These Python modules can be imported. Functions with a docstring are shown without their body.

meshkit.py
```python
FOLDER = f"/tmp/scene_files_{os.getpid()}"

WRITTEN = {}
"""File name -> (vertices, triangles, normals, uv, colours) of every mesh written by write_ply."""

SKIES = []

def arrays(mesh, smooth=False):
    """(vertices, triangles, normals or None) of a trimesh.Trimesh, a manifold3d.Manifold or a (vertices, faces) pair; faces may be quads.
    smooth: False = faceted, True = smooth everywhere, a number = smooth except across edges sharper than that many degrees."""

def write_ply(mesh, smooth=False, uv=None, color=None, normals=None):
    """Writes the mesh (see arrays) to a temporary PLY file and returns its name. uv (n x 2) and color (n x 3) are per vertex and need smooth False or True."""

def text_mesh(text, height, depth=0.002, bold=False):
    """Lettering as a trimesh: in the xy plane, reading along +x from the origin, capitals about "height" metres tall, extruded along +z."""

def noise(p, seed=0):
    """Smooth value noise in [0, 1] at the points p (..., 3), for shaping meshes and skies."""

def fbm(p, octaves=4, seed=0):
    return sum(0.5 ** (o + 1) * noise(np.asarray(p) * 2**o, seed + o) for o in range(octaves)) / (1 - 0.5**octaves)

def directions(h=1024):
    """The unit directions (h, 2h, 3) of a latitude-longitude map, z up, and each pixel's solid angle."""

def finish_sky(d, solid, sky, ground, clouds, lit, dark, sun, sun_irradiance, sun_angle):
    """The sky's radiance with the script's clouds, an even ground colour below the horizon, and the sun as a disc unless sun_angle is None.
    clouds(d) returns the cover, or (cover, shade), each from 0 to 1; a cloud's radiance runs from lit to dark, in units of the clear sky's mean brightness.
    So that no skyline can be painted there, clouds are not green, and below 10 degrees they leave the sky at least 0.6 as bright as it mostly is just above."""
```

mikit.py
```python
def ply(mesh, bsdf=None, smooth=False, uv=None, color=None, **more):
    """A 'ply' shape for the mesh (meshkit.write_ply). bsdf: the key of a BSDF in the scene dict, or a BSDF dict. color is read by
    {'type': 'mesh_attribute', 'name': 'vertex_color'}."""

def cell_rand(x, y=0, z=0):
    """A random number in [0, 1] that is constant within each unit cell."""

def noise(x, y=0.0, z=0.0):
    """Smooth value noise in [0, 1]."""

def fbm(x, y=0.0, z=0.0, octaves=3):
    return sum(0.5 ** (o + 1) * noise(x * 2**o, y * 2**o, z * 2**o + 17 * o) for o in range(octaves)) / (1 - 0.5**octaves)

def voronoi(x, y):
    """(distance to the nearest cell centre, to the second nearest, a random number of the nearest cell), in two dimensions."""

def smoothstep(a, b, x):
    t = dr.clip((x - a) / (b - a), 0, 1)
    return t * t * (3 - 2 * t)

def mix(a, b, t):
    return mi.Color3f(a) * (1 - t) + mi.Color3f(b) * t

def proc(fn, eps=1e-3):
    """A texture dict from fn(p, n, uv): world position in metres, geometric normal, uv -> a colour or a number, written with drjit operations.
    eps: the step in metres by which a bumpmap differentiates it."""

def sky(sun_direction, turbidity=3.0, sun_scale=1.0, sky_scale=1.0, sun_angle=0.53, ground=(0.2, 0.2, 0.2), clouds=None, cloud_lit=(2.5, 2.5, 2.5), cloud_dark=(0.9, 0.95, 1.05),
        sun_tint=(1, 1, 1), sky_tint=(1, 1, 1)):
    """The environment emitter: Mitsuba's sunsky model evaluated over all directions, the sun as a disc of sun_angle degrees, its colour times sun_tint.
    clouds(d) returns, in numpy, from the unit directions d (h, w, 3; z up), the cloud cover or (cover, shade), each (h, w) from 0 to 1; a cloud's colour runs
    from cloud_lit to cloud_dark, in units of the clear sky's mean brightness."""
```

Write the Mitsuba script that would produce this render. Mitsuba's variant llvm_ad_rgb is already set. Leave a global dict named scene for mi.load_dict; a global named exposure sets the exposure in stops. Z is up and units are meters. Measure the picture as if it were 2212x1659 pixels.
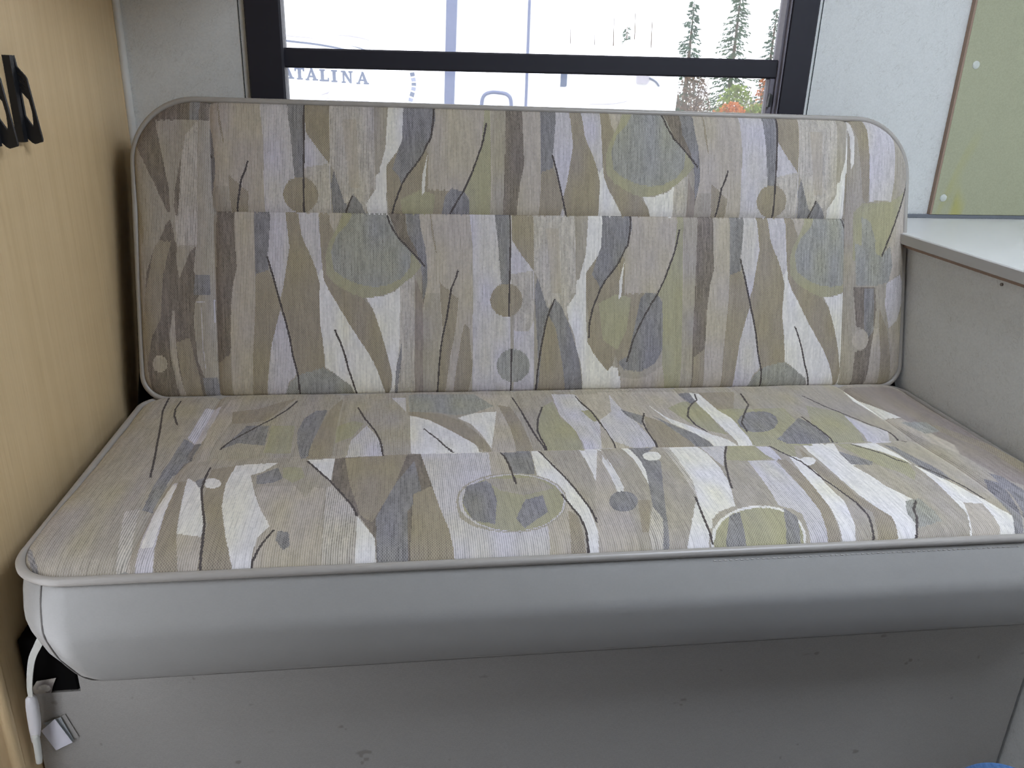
import math, random
import numpy as np, trimesh, mitsuba as mi, drjit as dr, mikit, meshkit
import shapely
from shapely.geometry import Polygon, LineString, Point, box as sbox
from shapely import affinity
from mikit import noise, fbm, cell_rand, smoothstep, mix

T = mi.ScalarTransform4f
scene = {'type': 'scene'}
labels = {}

# ------------------------------------------------------------------ camera, sky, window light, exposure
EYE = np.array([-0.26899, -1.42362, 0.98838])
FWD = np.array([0.13149, 0.92537, -0.35552])
UPV = np.array([0.01609, 0.35660, 0.93412])
exposure = 0.0
scene['camera'] = {'type': 'perspective', 'fov': 65.590, 'fov_axis': 'x', 'near_clip': 0.02, 'far_clip': 500.0,
                   'to_world': T().look_at(origin=EYE.tolist(), target=(EYE + FWD).tolist(), up=UPV.tolist())}
SKY = 2.6                                   # overcast white sky, the interior is exposed for
scene['sky'] = {'type': 'constant', 'radiance': {'type': 'rgb', 'value': [SKY * 0.96, SKY, SKY * 1.08]}}
VENT = [11.8, 13.1, 15.3]                    # daylit diffuser of the roof vent
DOOR = [2.4, 2.5, 2.7]                    # daylit frosted pane of the entry door in the left wall, just in front of the sofa

# ------------------------------------------------------------------ helpers
def srgb(r, g, b):
    return [((c / 255) / 12.92 if c / 255 <= 0.04045 else ((c / 255 + 0.055) / 1.055) ** 2.4) for c in (r, g, b)]

def rgb(c):
    return {'type': 'rgb', 'value': list(c)}

def bsdf(key, d):
    scene[key] = {'type': 'twosided', 'bsdf': d}
    return key

def plain(key, c, rough=0.6, spec=0.4, **kw):
    return bsdf(key, {'type': 'principled', 'base_color': rgb(c), 'roughness': rough, 'specular': spec, **kw})

def textured(key, fn, rough=0.6, spec=0.4, **kw):
    return bsdf(key, {'type': 'principled', 'base_color': mikit.proc(fn), 'roughness': rough, 'specular': spec, **kw})

def numbered(key):
    if key not in scene and key not in labels:
        return key
    k = 1
    while f'{key}_{k:03d}' in scene or f'{key}_{k:03d}' in labels:
        k += 1
    return f'{key}_{k:03d}'

def tag(key, label=None, cat=None, group=None, kind=None):
    d = {}
    if label: d['label'] = label
    if cat: d['category'] = cat
    if group: d['group'] = group
    if kind: d['kind'] = kind
    labels[key] = d
    return key

def thing(name, label, cat, group=None):
    return tag(numbered(name), label, cat, group)

def part(parent, name, mesh, mat, smooth=False, label=None, kind=None, **kw):
    key = numbered(parent + '__' + name)
    scene[key] = mikit.ply(mesh, mat, smooth, **kw)
    if label or kind: tag(key, label, kind=kind)
    return key

def one(name, mesh, mat, label, cat, group=None, smooth=False, **kw):
    key = numbered(name)
    scene[key] = mikit.ply(mesh, mat, smooth, **kw)
    return tag(key, label, cat, group)

def struct(name, mesh, mat, label=None, smooth=False, **kw):
    scene[name] = mikit.ply(mesh, mat, smooth, **kw)
    return tag(name, label, kind='structure')

def box(x0, x1, y0, y1, z0, z1):
    b = trimesh.creation.box((x1 - x0, y1 - y0, z1 - z0))
    b.apply_translation(((x0 + x1) / 2, (y0 + y1) / 2, (z0 + z1) / 2))
    return b

def bevel_box(x0, x1, y0, y1, z0, z1, r=0.002):
    pts = []
    for x, sx in ((x0, 1), (x1, -1)):
        for y, sy in ((y0, 1), (y1, -1)):
            for z, sz in ((z0, 1), (z1, -1)):
                pts += [(x + sx * r, y + sy * r, z), (x + sx * r, y, z + sz * r), (x, y + sy * r, z + sz * r)]
    return trimesh.convex.convex_hull(np.array(pts))

def extrude_xz(poly, y0, y1):
    """polygon in (x, z) extruded from y0 to y1"""
    m = trimesh.creation.extrude_polygon(poly, y1 - y0, engine='earcut')
    m.apply_transform(np.array([[1, 0, 0, 0], [0, 0, -1, y1], [0, 1, 0, 0], [0, 0, 0, 1.0]]))
    return m

def tube(pts, r, n=10, closed=False, caps=True):
    pts = np.asarray(pts, float)
    m = len(pts)
    if closed:
        t = np.roll(pts, -1, 0) - np.roll(pts, 1, 0)
    else:
        t = np.gradient(pts, axis=0)
    t /= np.linalg.norm(t, axis=1, keepdims=True) + 1e-12
    r = np.broadcast_to(r, (m,))
    a = np.cross(t[0], [0.31, 0.2, 0.93]); a /= np.linalg.norm(a)
    V = []
    for k in range(m):
        a = a - t[k] * (a @ t[k]); a /= np.linalg.norm(a)
        b = np.cross(t[k], a)
        ph = np.arange(n) / n * 2 * np.pi
        V.append(pts[k] + r[k] * (np.cos(ph)[:, None] * a + np.sin(ph)[:, None] * b))
    V = np.concatenate(V)
    F = []
    for k in range(m if closed else m - 1):
        k2 = (k + 1) % m
        for j in range(n):
            j2 = (j + 1) % n
            F += [(k * n + j, k * n + j2, k2 * n + j2), (k * n + j, k2 * n + j2, k2 * n + j)]
    if not closed and caps:
        V = np.vstack([V, pts[0], pts[-1]])
        for j in range(n):
            j2 = (j + 1) % n
            F += [(m * n, j2, j), (m * n + 1, (m - 1) * n + j, (m - 1) * n + j2)]
    return trimesh.Trimesh(V, np.array(F), process=False)

def spline(pts, n=40):
    """Catmull-Rom through the points"""
    p = np.asarray(pts, float)
    p = np.vstack([2 * p[0] - p[1], p, 2 * p[-1] - p[-2]])
    out = []
    segs = len(p) - 3
    for s in np.linspace(0, segs - 1e-9, n):
        i = int(s); t = s - i
        a, b, c, d = p[i:i + 4]
        out.append(0.5 * (2 * b + (c - a) * t + (2 * a - 5 * b + 4 * c - d) * t * t + (3 * b - a - 3 * c + d) * t ** 3))
    return np.array(out)

def loft(rings, cap=True):
    """closed rings of equal length -> mesh"""
    n = len(rings[0]); V = np.concatenate(rings); F = []
    for k in range(len(rings) - 1):
        for j in range(n):
            j2 = (j + 1) % n
            F += [(k * n + j, k * n + j2, (k + 1) * n + j2), (k * n + j, (k + 1) * n + j2, (k + 1) * n + j)]
    if cap:
        for base, flip in ((0, True), ((len(rings) - 1) * n, False)):
            c = len(V); V = np.vstack([V, V[base:base + n].mean(0)])
            for j in range(n):
                j2 = (j + 1) % n
                F.append((c, base + j2, base + j) if flip else (c, base + j, base + j2))
    return trimesh.Trimesh(V, np.array(F), process=False)

def rrect(x0, x1, y0, y1, rs, n=14, per=40):
    """rounded rectangle, counter-clockwise; rs = radii at (x0,y0),(x1,y0),(x1,y1),(x0,y1)"""
    P = []
    cs = [(x0, y0, 1, 1, np.pi), (x1, y0, -1, 1, 1.5 * np.pi), (x1, y1, -1, -1, 0), (x0, y1, 1, -1, 0.5 * np.pi)]
    corner = []
    for (x, y, sx, sy, a0), r in zip(cs, rs):
        a = a0 + np.linspace(0, np.pi / 2, n)
        corner.append(np.stack([x + sx * r + r * np.cos(a), y + sy * r + r * np.sin(a)], 1))
    for k in range(4):
        P.append(corner[k])
        a, b = corner[k][-1], corner[(k + 1) % 4][0]
        t = np.linspace(0, 1, per + 2)[1:-1, None]
        P.append(a + (b - a) * t)
    return np.vstack(P)

# ------------------------------------------------------------------ plain materials
wallpaper_scale = 1.0
def wallpaper(p, n, uv):
    a, b = p.x + 0.83 * p.y, p.z
    w = fbm(a * 90, b * 90, 3.0)
    line1 = smoothstep(0.05, 0.0, dr.abs(noise(a * 190 + w * 5, b * 330 + w * 6, 1.0) - 0.5))
    line2 = smoothstep(0.05, 0.0, dr.abs(noise(a * 340 + w * 6, b * 170 + w * 5, 7.0) - 0.5))
    patch = smoothstep(0.35, 0.75, noise(a * 70, b * 70, 5.0))
    base = mix(srgb(205, 206, 203), srgb(213, 214, 211), noise(a * 400, b * 400, 2.0))
    return mix(base, srgb(172, 171, 165), dr.maximum(line1, line2) * patch * 0.42)
textured('wallpaper', wallpaper, 0.75, 0.25)

def maple(p, n, uv):
    a, b = p.y + 0.7 * p.x, p.z
    g = fbm(a * 55, b * 1.3, 2.0) * 0.6 + noise(a * 260, b * 5.0, 4.0) * 0.4
    pore = smoothstep(0.72, 0.9, noise(a * 520, b * 16, 9.0))
    c = mix(srgb(203, 176, 133), srgb(213, 187, 146), g)
    return mix(c, srgb(176, 145, 106), pore * 0.12)
textured('maple', maple, 0.42, 0.4)

def vinyl_col(p, n, uv):
    g = fbm(p.x * 9, p.y * 9, p.z * 9)
    f = noise(p.x * 700, p.y * 700, p.z * 700)
    return mix(srgb(143, 141, 137), srgb(152, 150, 146), g * 0.6 + f * 0.4)
def vinyl_bump(p, n, uv):
    return noise(p.x * 520, p.y * 520, p.z * 520) * 0.6 + noise(p.x * 1100, p.y * 1100, p.z * 1100) * 0.4
scene['vinyl'] = {'type': 'twosided', 'bsdf': {'type': 'bumpmap', 'arbitrary': mikit.proc(vinyl_bump, 4e-4), 'scale': 0.00012,
                  'bsdf': {'type': 'principled', 'base_color': mikit.proc(vinyl_col), 'roughness': 0.33, 'specular': 0.55}}}

def base_col(p, n, uv):
    f = noise(p.x * 600, p.y * 600, p.z * 600)
    spot = smoothstep(0.90, 0.96, noise(p.x * 38 + 3, p.y * 38, p.z * 38)) * smoothstep(0.5, 0.8, noise(p.x * 150, p.y * 150, p.z * 150))
    return mix(mix(srgb(166, 163, 158), srgb(174, 171, 166), f), srgb(120, 110, 100), spot * 0.5)
textured('base_vinyl', base_col, 0.5, 0.4)

plain('door_brown', srgb(92, 66, 48), 0.5, 0.3)
plain('piping_vinyl', srgb(158, 153, 146), 0.36, 0.5)
plain('black_plastic', srgb(26, 27, 30), 0.4, 0.45)
plain('black_cloth', srgb(13, 12, 12), 0.95, 0.1)
plain('frame_metal', srgb(36, 35, 43), 0.5, 0.35)
plain('seal_grey', srgb(112, 108, 116), 0.5, 0.4)
plain('joint_dark', srgb(78, 82, 82), 0.7, 0.2)
plain('white_trim', srgb(214, 212, 206), 0.45, 0.4)
plain('white_plastic', srgb(232, 230, 232), 0.35, 0.5)
plain('strap_white', srgb(222, 222, 214), 0.7, 0.3)
plain('paper_white', srgb(232, 231, 240), 0.8, 0.2)
plain('paper_back', srgb(176, 182, 184), 0.8, 0.2)
plain('thread', srgb(110, 106, 102), 0.8, 0.2)
plain('counter_top', srgb(190, 190, 187), 0.35, 0.45)
plain('counter_band', srgb(176, 174, 170), 0.45, 0.4)
plain('counter_joint', srgb(108, 112, 118), 0.5, 0.4)
plain('cap_white', srgb(196, 200, 192), 0.5, 0.3)
plain('panel_edge', srgb(150, 128, 112), 0.6, 0.3)
plain('ceiling_white', srgb(226, 224, 218), 0.8, 0.2)
plain('screw_metal', srgb(120, 112, 104), 0.4, 0.5)
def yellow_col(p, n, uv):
    s = smoothstep(0.46, 0.58, fbm(p.x * 16 - p.z * 4, p.z * 2.2 + 0.6, 1.0)) * smoothstep(0.085, 0.045, p.x - 0.935 + 0.05 * (noise(p.z * 11, 2.0, 1.0) - 0.5))  # yellow reflection near the left edge, painted into the colour
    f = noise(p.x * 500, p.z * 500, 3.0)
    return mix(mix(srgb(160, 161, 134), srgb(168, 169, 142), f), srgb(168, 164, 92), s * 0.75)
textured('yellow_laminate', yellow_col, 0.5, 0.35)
def floor_col(p, n, uv):
    return mix(srgb(112, 106, 100), srgb(138, 132, 124), fbm(p.x * 14, p.y * 90, 1.0))
textured('floor_vinyl', floor_col, 0.5, 0.35)
scene['pane_clear'] = {'type': 'thindielectric', 'int_ior': 1.5}
scene['pane_veil'] = {'type': 'principledthin', 'base_color': rgb([.9, .9, .92]), 'roughness': 0.9, 'diff_trans': 1.6}
scene['pane_glass'] = {'type': 'blendbsdf', 'weight': 0.10, 'first': {'type': 'ref', 'id': 'pane_clear'}, 'second': {'type': 'ref', 'id': 'pane_veil'}}   # rain-wet pane; thin diffuse layer added as a veil of glare
scene['drop_water'] = {'type': 'dielectric', 'int_ior': 1.33, 'ext_ior': 1.0}

# ------------------------------------------------------------------ upholstery: a woven pattern drawn as outlines in the cloth's own millimetres
# (u along the sofa, v up the back or towards the front of the seat); each outline has the number of its yarn mix
SHAPES = {"tile":[["K",[-605,336,-575,337,-574,276,-572,239,-580,206,-585,162,-588,93,-589,54,-588,0,-614,1,-614,93]],
["O",[-611,63,-589,80,-588,0,-612,1]],
["B",[-575,337,-540,337,-540,277,-540,232,-542,162,-547,92,-552,0,-588,0,-588,93,-585,162,-580,206,-572,239,-574,276]],
["S",[-540,337,-508,337,-515,277,-517,224,-540,220,-540,277]],
["L",[-508,337,-485,338,-477,279,-483,237,-491,201,-498,178,-510,231,-518,257,-515,277]],
["O",[-539,226,-516,233,-504,201,-497,164,-506,130,-516,92,-524,35,-528,-1,-552,0,-549,74,-546,109,-542,162]],
["L",[-497,160,-489,137,-483,109,-477,68,-472,54,-473,38,-486,26,-494,-1,-526,-1,-523,35,-516,92,-506,130]],
["O",[-487,338,-465,338,-456,297,-450,280,-441,261,-431,234,-425,207,-427,172,-427,139,-423,108,-420,73,-420,52,-421,-3,-467,-2,-469,38,-477,73,-482,109,-489,141,-497,172,-491,201,-485,237,-478,275]],
["C",[-465,338,-426,338,-422,277,-420,236,-413,209,-410,197,-393,169,-382,149,-369,126,-353,101,-338,77,-324,49,-314,18,-307,-5,-364,-4,-374,19,-385,27,-401,40,-420,53,-420,73,-423,108,-427,139,-427,172,-425,207,-431,234,-441,261,-450,280,-456,297]],
["L",[-465,338,-426,338,-422,277,-420,237,-427,224,-431,234,-441,261,-450,280,-456,297]],
["G",[-495,-1,-491,11,-484,25,-471,37,-461,42,-422,52,-401,40,-385,27,-374,19,-365,-4]],
["D",[-518,257,-511,231,-504,201,-497,172,-489,141,-482,109,-477,73,-469,38,-467,-2]],
["D",[-400,123,-390,99,-382,72,-376,47,-369,24,-362,-2]],
["O",[-426,338,-410,338,-402,317,-398,301,-367,259,-344,179,-329,161,-322,138,-314,114,-307,88,-301,61,-296,35,-300,10,-306,-3,-314,18,-324,49,-338,77,-353,101,-369,126,-382,149,-393,169,-409,197,-418,218,-422,277]],
["B",[-410,338,-357,339,-378,323,-396,304,-404,317]],
["C",[-341,181,-314,184,-289,193,-275,206,-278,107,-282,80,-288,50,-293,-5,-306,-5,-298,10,-295,35,-301,61,-307,88,-314,114,-322,138,-329,161]],
["H",[-278,225,-251,225,-254,-6,-293,-5,-286,50,-280,107]],
["S",[-277,100,-280,83,-288,50,-292,-3,-287,-3,-283,32,-277,72]],
["K",[-310,340,-243,340,-238,309,-230,277,-227,238,-227,211,-231,190,-235,168,-238,190,-237,233,-250,260,-280,294]],
["S",[-269,340,-243,340,-238,309,-230,277,-227,238,-227,211,-231,190,-236,177,-237,225,-246,268,-263,302]],
["Y",[-413,225,-414,259,-407,284,-393,308,-374,325,-350,337,-331,339,-310,336,-279,292,-250,260,-237,242,-253,223,-275,206,-295,192,-317,185,-343,181,-368,190,-397,207]],
["G",[-399,233,-404,267,-393,297,-372,319,-348,334,-310,336,-279,292,-256,266,-259,238,-275,218,-299,206,-325,202,-355,207,-380,218]],
["D",[-310,335,-294,317,-280,294,-265,278,-249,261,-237,248,-231,240]],
["M",[-250,220,-238,190,-235,168,-238,-6,-254,-6]],
["B",[-243,340,-149,342,-141,277,-144,-8,-197,-7,-237,-6,-235,168,-227,211,-227,238,-230,277,-238,309]],
["T",[-236,165,-228,190,-204,190,-202,137,-207,49,-211,-7,-238,-6]],
["O",[-222,334,-214,305,-209,267,-211,267,-218,303]],
["O",[-203,209,-186,195,-183,190,-169,181,-171,155,-175,124,-180,95,-186,70,-191,33,-197,-7,-210,-7,-206,52,-199,113,-201,146,-203,181]],
["O",[-158,132,-148,124,-147,88,-143,51,-147,24,-154,-8,-181,-7,-174,52,-167,88,-163,115]],
["D",[-169,234,-174,218,-182,200,-188,164,-192,142,-199,113,-203,89,-207,52,-211,-7]],
["L",[-149,342,-23,343,-24,-10,-144,-8,-143,51,-142,137,-141,277]],
["H",[-69,225,-25,234,-24,136,-35,118,-70,119]],
["O",[-67,342,-23,343,-24,232,-52,269,-66,291]],
["S",[-101,342,-68,342,-69,278,-71,225,-72,206,-87,206,-90,243,-92,282,-96,313]],
["T",[-71,207,-63,207,-63,-9,-69,-9]],
["O",[-46,177,-49,163,-58,152,-70,146,-84,146,-97,152,-106,164,-109,177,-105,191,-97,202,-84,208,-70,208,-58,202,-49,191]],
["G",[-32,51,-35,37,-45,26,-58,19,-72,20,-85,26,-94,38,-97,52,-94,66,-85,77,-72,83,-57,83,-44,76,-35,65]],
["D",[-68,339,-69,278,-71,216,-73,145]],
["D",[-68,83,-69,-9]],
["H",[-23,343,57,344,58,189,49,189,40,145,17,176,2,161,-17,220,-24,232]],
["B",[0,313,25,314,29,190,11,190]],
["C",[58,189,40,162,44,136,55,109,59,86,69,49,75,-12,152,-13,148,25,142,44,113,53,81,95,78,144,77,225,59,214]],
["T",[57,344,86,344,79,279,68,234,59,212]],
["C",[86,344,113,345,108,279,100,259,79,232,81,180,70,189,66,225,77,261]],
["S",[-17,220,-10,197,1,164,7,159,17,180,31,162,40,141,49,117,59,86,67,49,75,-12,-22,-10,-16,50,-18,105,-21,149,-23,197]],
["O",[5,148,18,123,31,58,40,-11,-18,-10,-10,71,-5,123]],
["D",[16,178,6,156,-1,132,-6,105,-12,77,-18,31,-20,-10]],
["O",[78,229,78,185,83,144,81,95,92,76,107,55,122,38,131,50,137,70,142,55,144,27,160,44,187,135,205,185,151,261,130,261,100,260]],
["Y",[103,171,140,189,168,180,159,117,141,80,112,99]],
["C",[155,255,152,233,148,185,143,178,144,215]],
["S",[113,345,170,345,169,315,161,283,155,272,144,251,130,233,117,216,106,198,99,215,89,225,100,259,108,279]],
["B",[170,345,273,346,275,171,221,188,208,180,196,189,154,189,156,255,161,279,169,315]],
["Y",[265,334,273,334,272,271,271,-16,241,-15,233,46,231,177,221,188,236,220,254,266]],
["B",[150,24,207,31,233,48,243,-15,152,-13]],
["S",[198,192,221,188,231,171,233,116,232,66,221,43,202,26,179,22,155,25,144,39,145,58,161,67,169,94,179,144,187,180]],
["T",[145,53,155,41,188,36,218,52,232,78,232,66,221,43,202,26,179,22,155,25,144,39]],
["D",[170,342,165,309,161,283,155,274,144,251,131,233,117,216,106,198,99,180,91,160,85,132,84,104]],
["D",[265,315,259,285,254,267,244,241,236,220,221,188,208,168,195,146,182,120,172,97,166,75,160,56]]],"left":[["K",[-742,476,-733,496,-722,511,-703,526,-688,535,-643,540,-610,536,-612,497,-648,498,-705,497,-699,465,-692,419,-685,377,-685,337,-690,338,-699,357,-709,385,-721,412,-736,445,-743,463]],
["K",[-702,520,-645,528,-646,500,-704,498]],
["S",[-645,535,-628,535,-630,499,-646,498]],
["H",[-654,470,-631,499,-641,276,-676,276,-677,327,-665,394,-660,433]],
["T",[-631,499,-617,499,-628,276,-640,276]],
["K",[-662,433,-669,403,-675,377,-678,347,-674,322,-668,361,-665,394]],
["O",[-747,359,-736,334,-732,301,-735,275,-739,301,-745,334]],
["K",[-686,323,-694,313,-709,275,-678,276,-681,305]],
["K",[-714,274,-705,284,-676,284,-677,243,-673,218,-653,266,-643,274,-648,231,-645,224,-620,223,-620,187,-640,187,-647,176,-651,145,-649,102,-647,67,-637,40,-633,1,-673,2,-680,50,-684,102,-684,159,-687,159,-694,119,-694,76,-682,2,-730,3,-735,50,-740,128,-734,188,-730,226]],
["O",[-714,274,-705,284,-685,284,-701,223,-708,145,-725,111,-736,59,-740,128,-734,188]],
["O",[-684,102,-659,110,-651,67,-645,40,-641,2,-672,2,-678,50]],
["S",[-645,224,-620,223,-620,187,-640,187,-650,190]],
["S",[-640,37,-615,36,-609,1,-636,1]],
["B",[-700,63,-702,56,-706,50,-711,47,-717,48,-722,51,-725,56,-726,63,-725,70,-721,76,-716,79,-710,79,-705,76,-701,70]],
["B",[-684,161,-692,119,-693,85,-684,41,-680,2,-671,2,-680,50,-684,102]],
["L",[-647,176,-638,173,-638,93,-633,40,-618,36,-613,180,-625,176]],
["T",[-637,173,-617,180,-613,36,-633,40,-636,93]]],"right":[["C",[605,541,617,528,624,501,624,445,619,435,616,501,609,528]],
["O",[609,545,639,546,651,511,656,462,658,417,656,366,645,379,639,436,631,492,620,523]],
["L",[641,548,680,536,712,503,713,428,707,373,684,376,660,372,656,462,651,511]],
["T",[670,545,753,513,758,400,717,380,712,399,712,493,702,516]],
["Y",[628,351,645,368,660,370,707,372,738,394,734,371,720,323,691,258,680,285,666,323,664,256,629,256]],
["G",[646,342,665,334,680,285,689,258,647,254]],
["B",[738,381,755,419,763,247,689,246,704,296,719,331]],
["G",[632,291,691,267,709,284,734,280,737,250,726,227,707,211,683,205,637,205]],
["Y",[675,292,708,292,691,263,678,269]],
["B",[708,292,738,292,741,263,732,230,707,211,714,244]],
["K",[631,201,678,201,682,157,678,108,673,69,669,5,636,-18,639,70,640,118]],
["S",[654,199,676,199,678,114,666,97,657,118]],
["T",[633,122,638,122,654,118,665,108,666,89,656,75,639,70,631,70]],
["B",[668,95,666,86,662,79,655,75,647,75,640,79,634,86,632,95,634,104,638,111,645,115,653,115,661,111,666,104]],
["L",[703,209,734,228,748,196,743,172,727,127,711,118,701,167]],
["B",[679,118,690,118,699,59,691,-19,664,-19,672,50]],
["O",[689,157,707,118,718,59,720,4,696,4,696,59,690,118]],
["B",[711,118,727,131,743,157,750,98,741,3,722,4,718,59]],
["O",[743,157,760,157,764,58,745,-1,742,19,751,78]],
["D",[747,423,734,377,719,331,704,296,691,264]]],"seat":[["T",[-723,-210,-672,-178,-648,-296,-637,-387,-640,-403,-668,-378,-710,-330,-706,-293]],
["T",[-751,-395,-734,-349,-723,-397,-715,-459,-698,-515,-716,-487]],
["T",[-730,-6,-701,-2,-683,-120,-672,-178,-735,-141,-738,-76]],
["H",[-646,-434,-630,-423,-618,-494,-602,-573,-617,-572]],
["S",[-630,-189,-598,-209,-603,-268,-615,-321,-613,-430,-625,-429,-629,-370,-631,-290]],
["L",[-626,-185,-625,-56,-599,-46,-597,-182,-600,-209]],
["S",[-749,-482,-701,-565,-714,-554,-738,-512]],
["D",[-701,-2,-695,-68,-674,-168,-658,-248,-642,-331]],
["D",[-676,-20,-676,-58,-670,-90,-655,-131]],
["L",[-605,-348,-594,-352,-591,-453,-584,-524,-573,-580,-596,-578,-608,-490,-610,-418]],
["C",[-605,-355,-598,-355,-593,-453,-587,-519,-603,-517,-610,-418]],
["O",[-598,-348,-585,-349,-579,-407,-570,-470,-543,-583,-573,-580,-586,-505,-594,-432]],
["C",[-588,-338,-560,-368,-548,-426,-532,-487,-533,-501,-565,-493,-579,-407]],
["B",[-565,-493,-532,-501,-527,-529,-520,-585,-543,-583]],
["O",[-555,-358,-561,-310,-528,-297,-528,-364,-519,-444,-502,-504,-479,-578,-525,-579,-528,-523,-531,-473,-551,-409]],
["S",[-575,-350,-564,-340,-559,-372,-565,-371]],
["C",[-536,-359,-536,-367,-538,-372,-543,-375,-548,-375,-554,-371,-558,-365,-561,-358,-562,-350,-559,-344,-555,-341,-550,-342,-544,-346,-539,-352]],
["D",[-564,-302,-563,-336,-560,-375,-552,-409,-535,-472,-527,-523,-521,-572]],
["C",[-528,-297,-468,-291,-464,-309,-500,-333,-483,-398,-466,-447,-450,-482,-462,-509,-464,-560,-480,-573,-502,-504,-522,-428,-530,-360]],
["B",[-489,-373,-390,-373,-377,-567,-462,-575,-462,-512,-450,-483,-466,-447]],
["T",[-466,-291,-424,-288,-381,-363,-389,-380,-404,-379,-413,-410,-430,-374,-470,-361,-486,-380,-497,-344]],
["Y",[-457,-309,-429,-311,-420,-346,-436,-363,-452,-344]],
["S",[-491,-334,-464,-309,-452,-347,-463,-361,-487,-366]],
["S",[-438,-494,-424,-501,-419,-529,-426,-537,-438,-517]],
["D",[-443,-493,-450,-510,-457,-532,-462,-552,-463,-572]],
["C",[-423,-284,-382,-280,-382,-358]],
["H",[-386,-381,-378,-372,-337,-466,-313,-521,-310,-572,-377,-569,-382,-469]],
["C",[-338,-466,-313,-521,-310,-567,-336,-565]],
["K",[-382,-280,-245,-266,-235,-362,-212,-559,-309,-567,-313,-521,-335,-466,-380,-369]],
["O",[-366,-281,-269,-269,-290,-394,-318,-483,-335,-463,-355,-365]],
["S",[-313,-474,-287,-377,-259,-302,-249,-415,-271,-462,-271,-568,-309,-567]],
["O",[-262,-414,-236,-391,-223,-466,-217,-506,-210,-567,-269,-570]],
["D",[-423,-288,-405,-320,-381,-363,-371,-385,-345,-441,-338,-466]],
["L",[-249,-270,-126,-262,-114,-324,-111,-359,-160,-378,-190,-415,-203,-451,-200,-483,-184,-505,-150,-520,-116,-516,-82,-501,-88,-564,-211,-567,-217,-506,-227,-449,-236,-380]],
["B",[-139,-264,-124,-263,-113,-332,-111,-359,-145,-368]],
["C",[-70,-266,-57,-267,-43,-329,-29,-399,-18,-468,-19,-569,-38,-568,-34,-505,-42,-466,-49,-432,-51,-404,-76,-366]],
["B",[-48,-432,-42,-466,-41,-567,-89,-564,-83,-501]],
["O",[-49,-472,-39,-489,-41,-567,-62,-566]],
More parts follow.
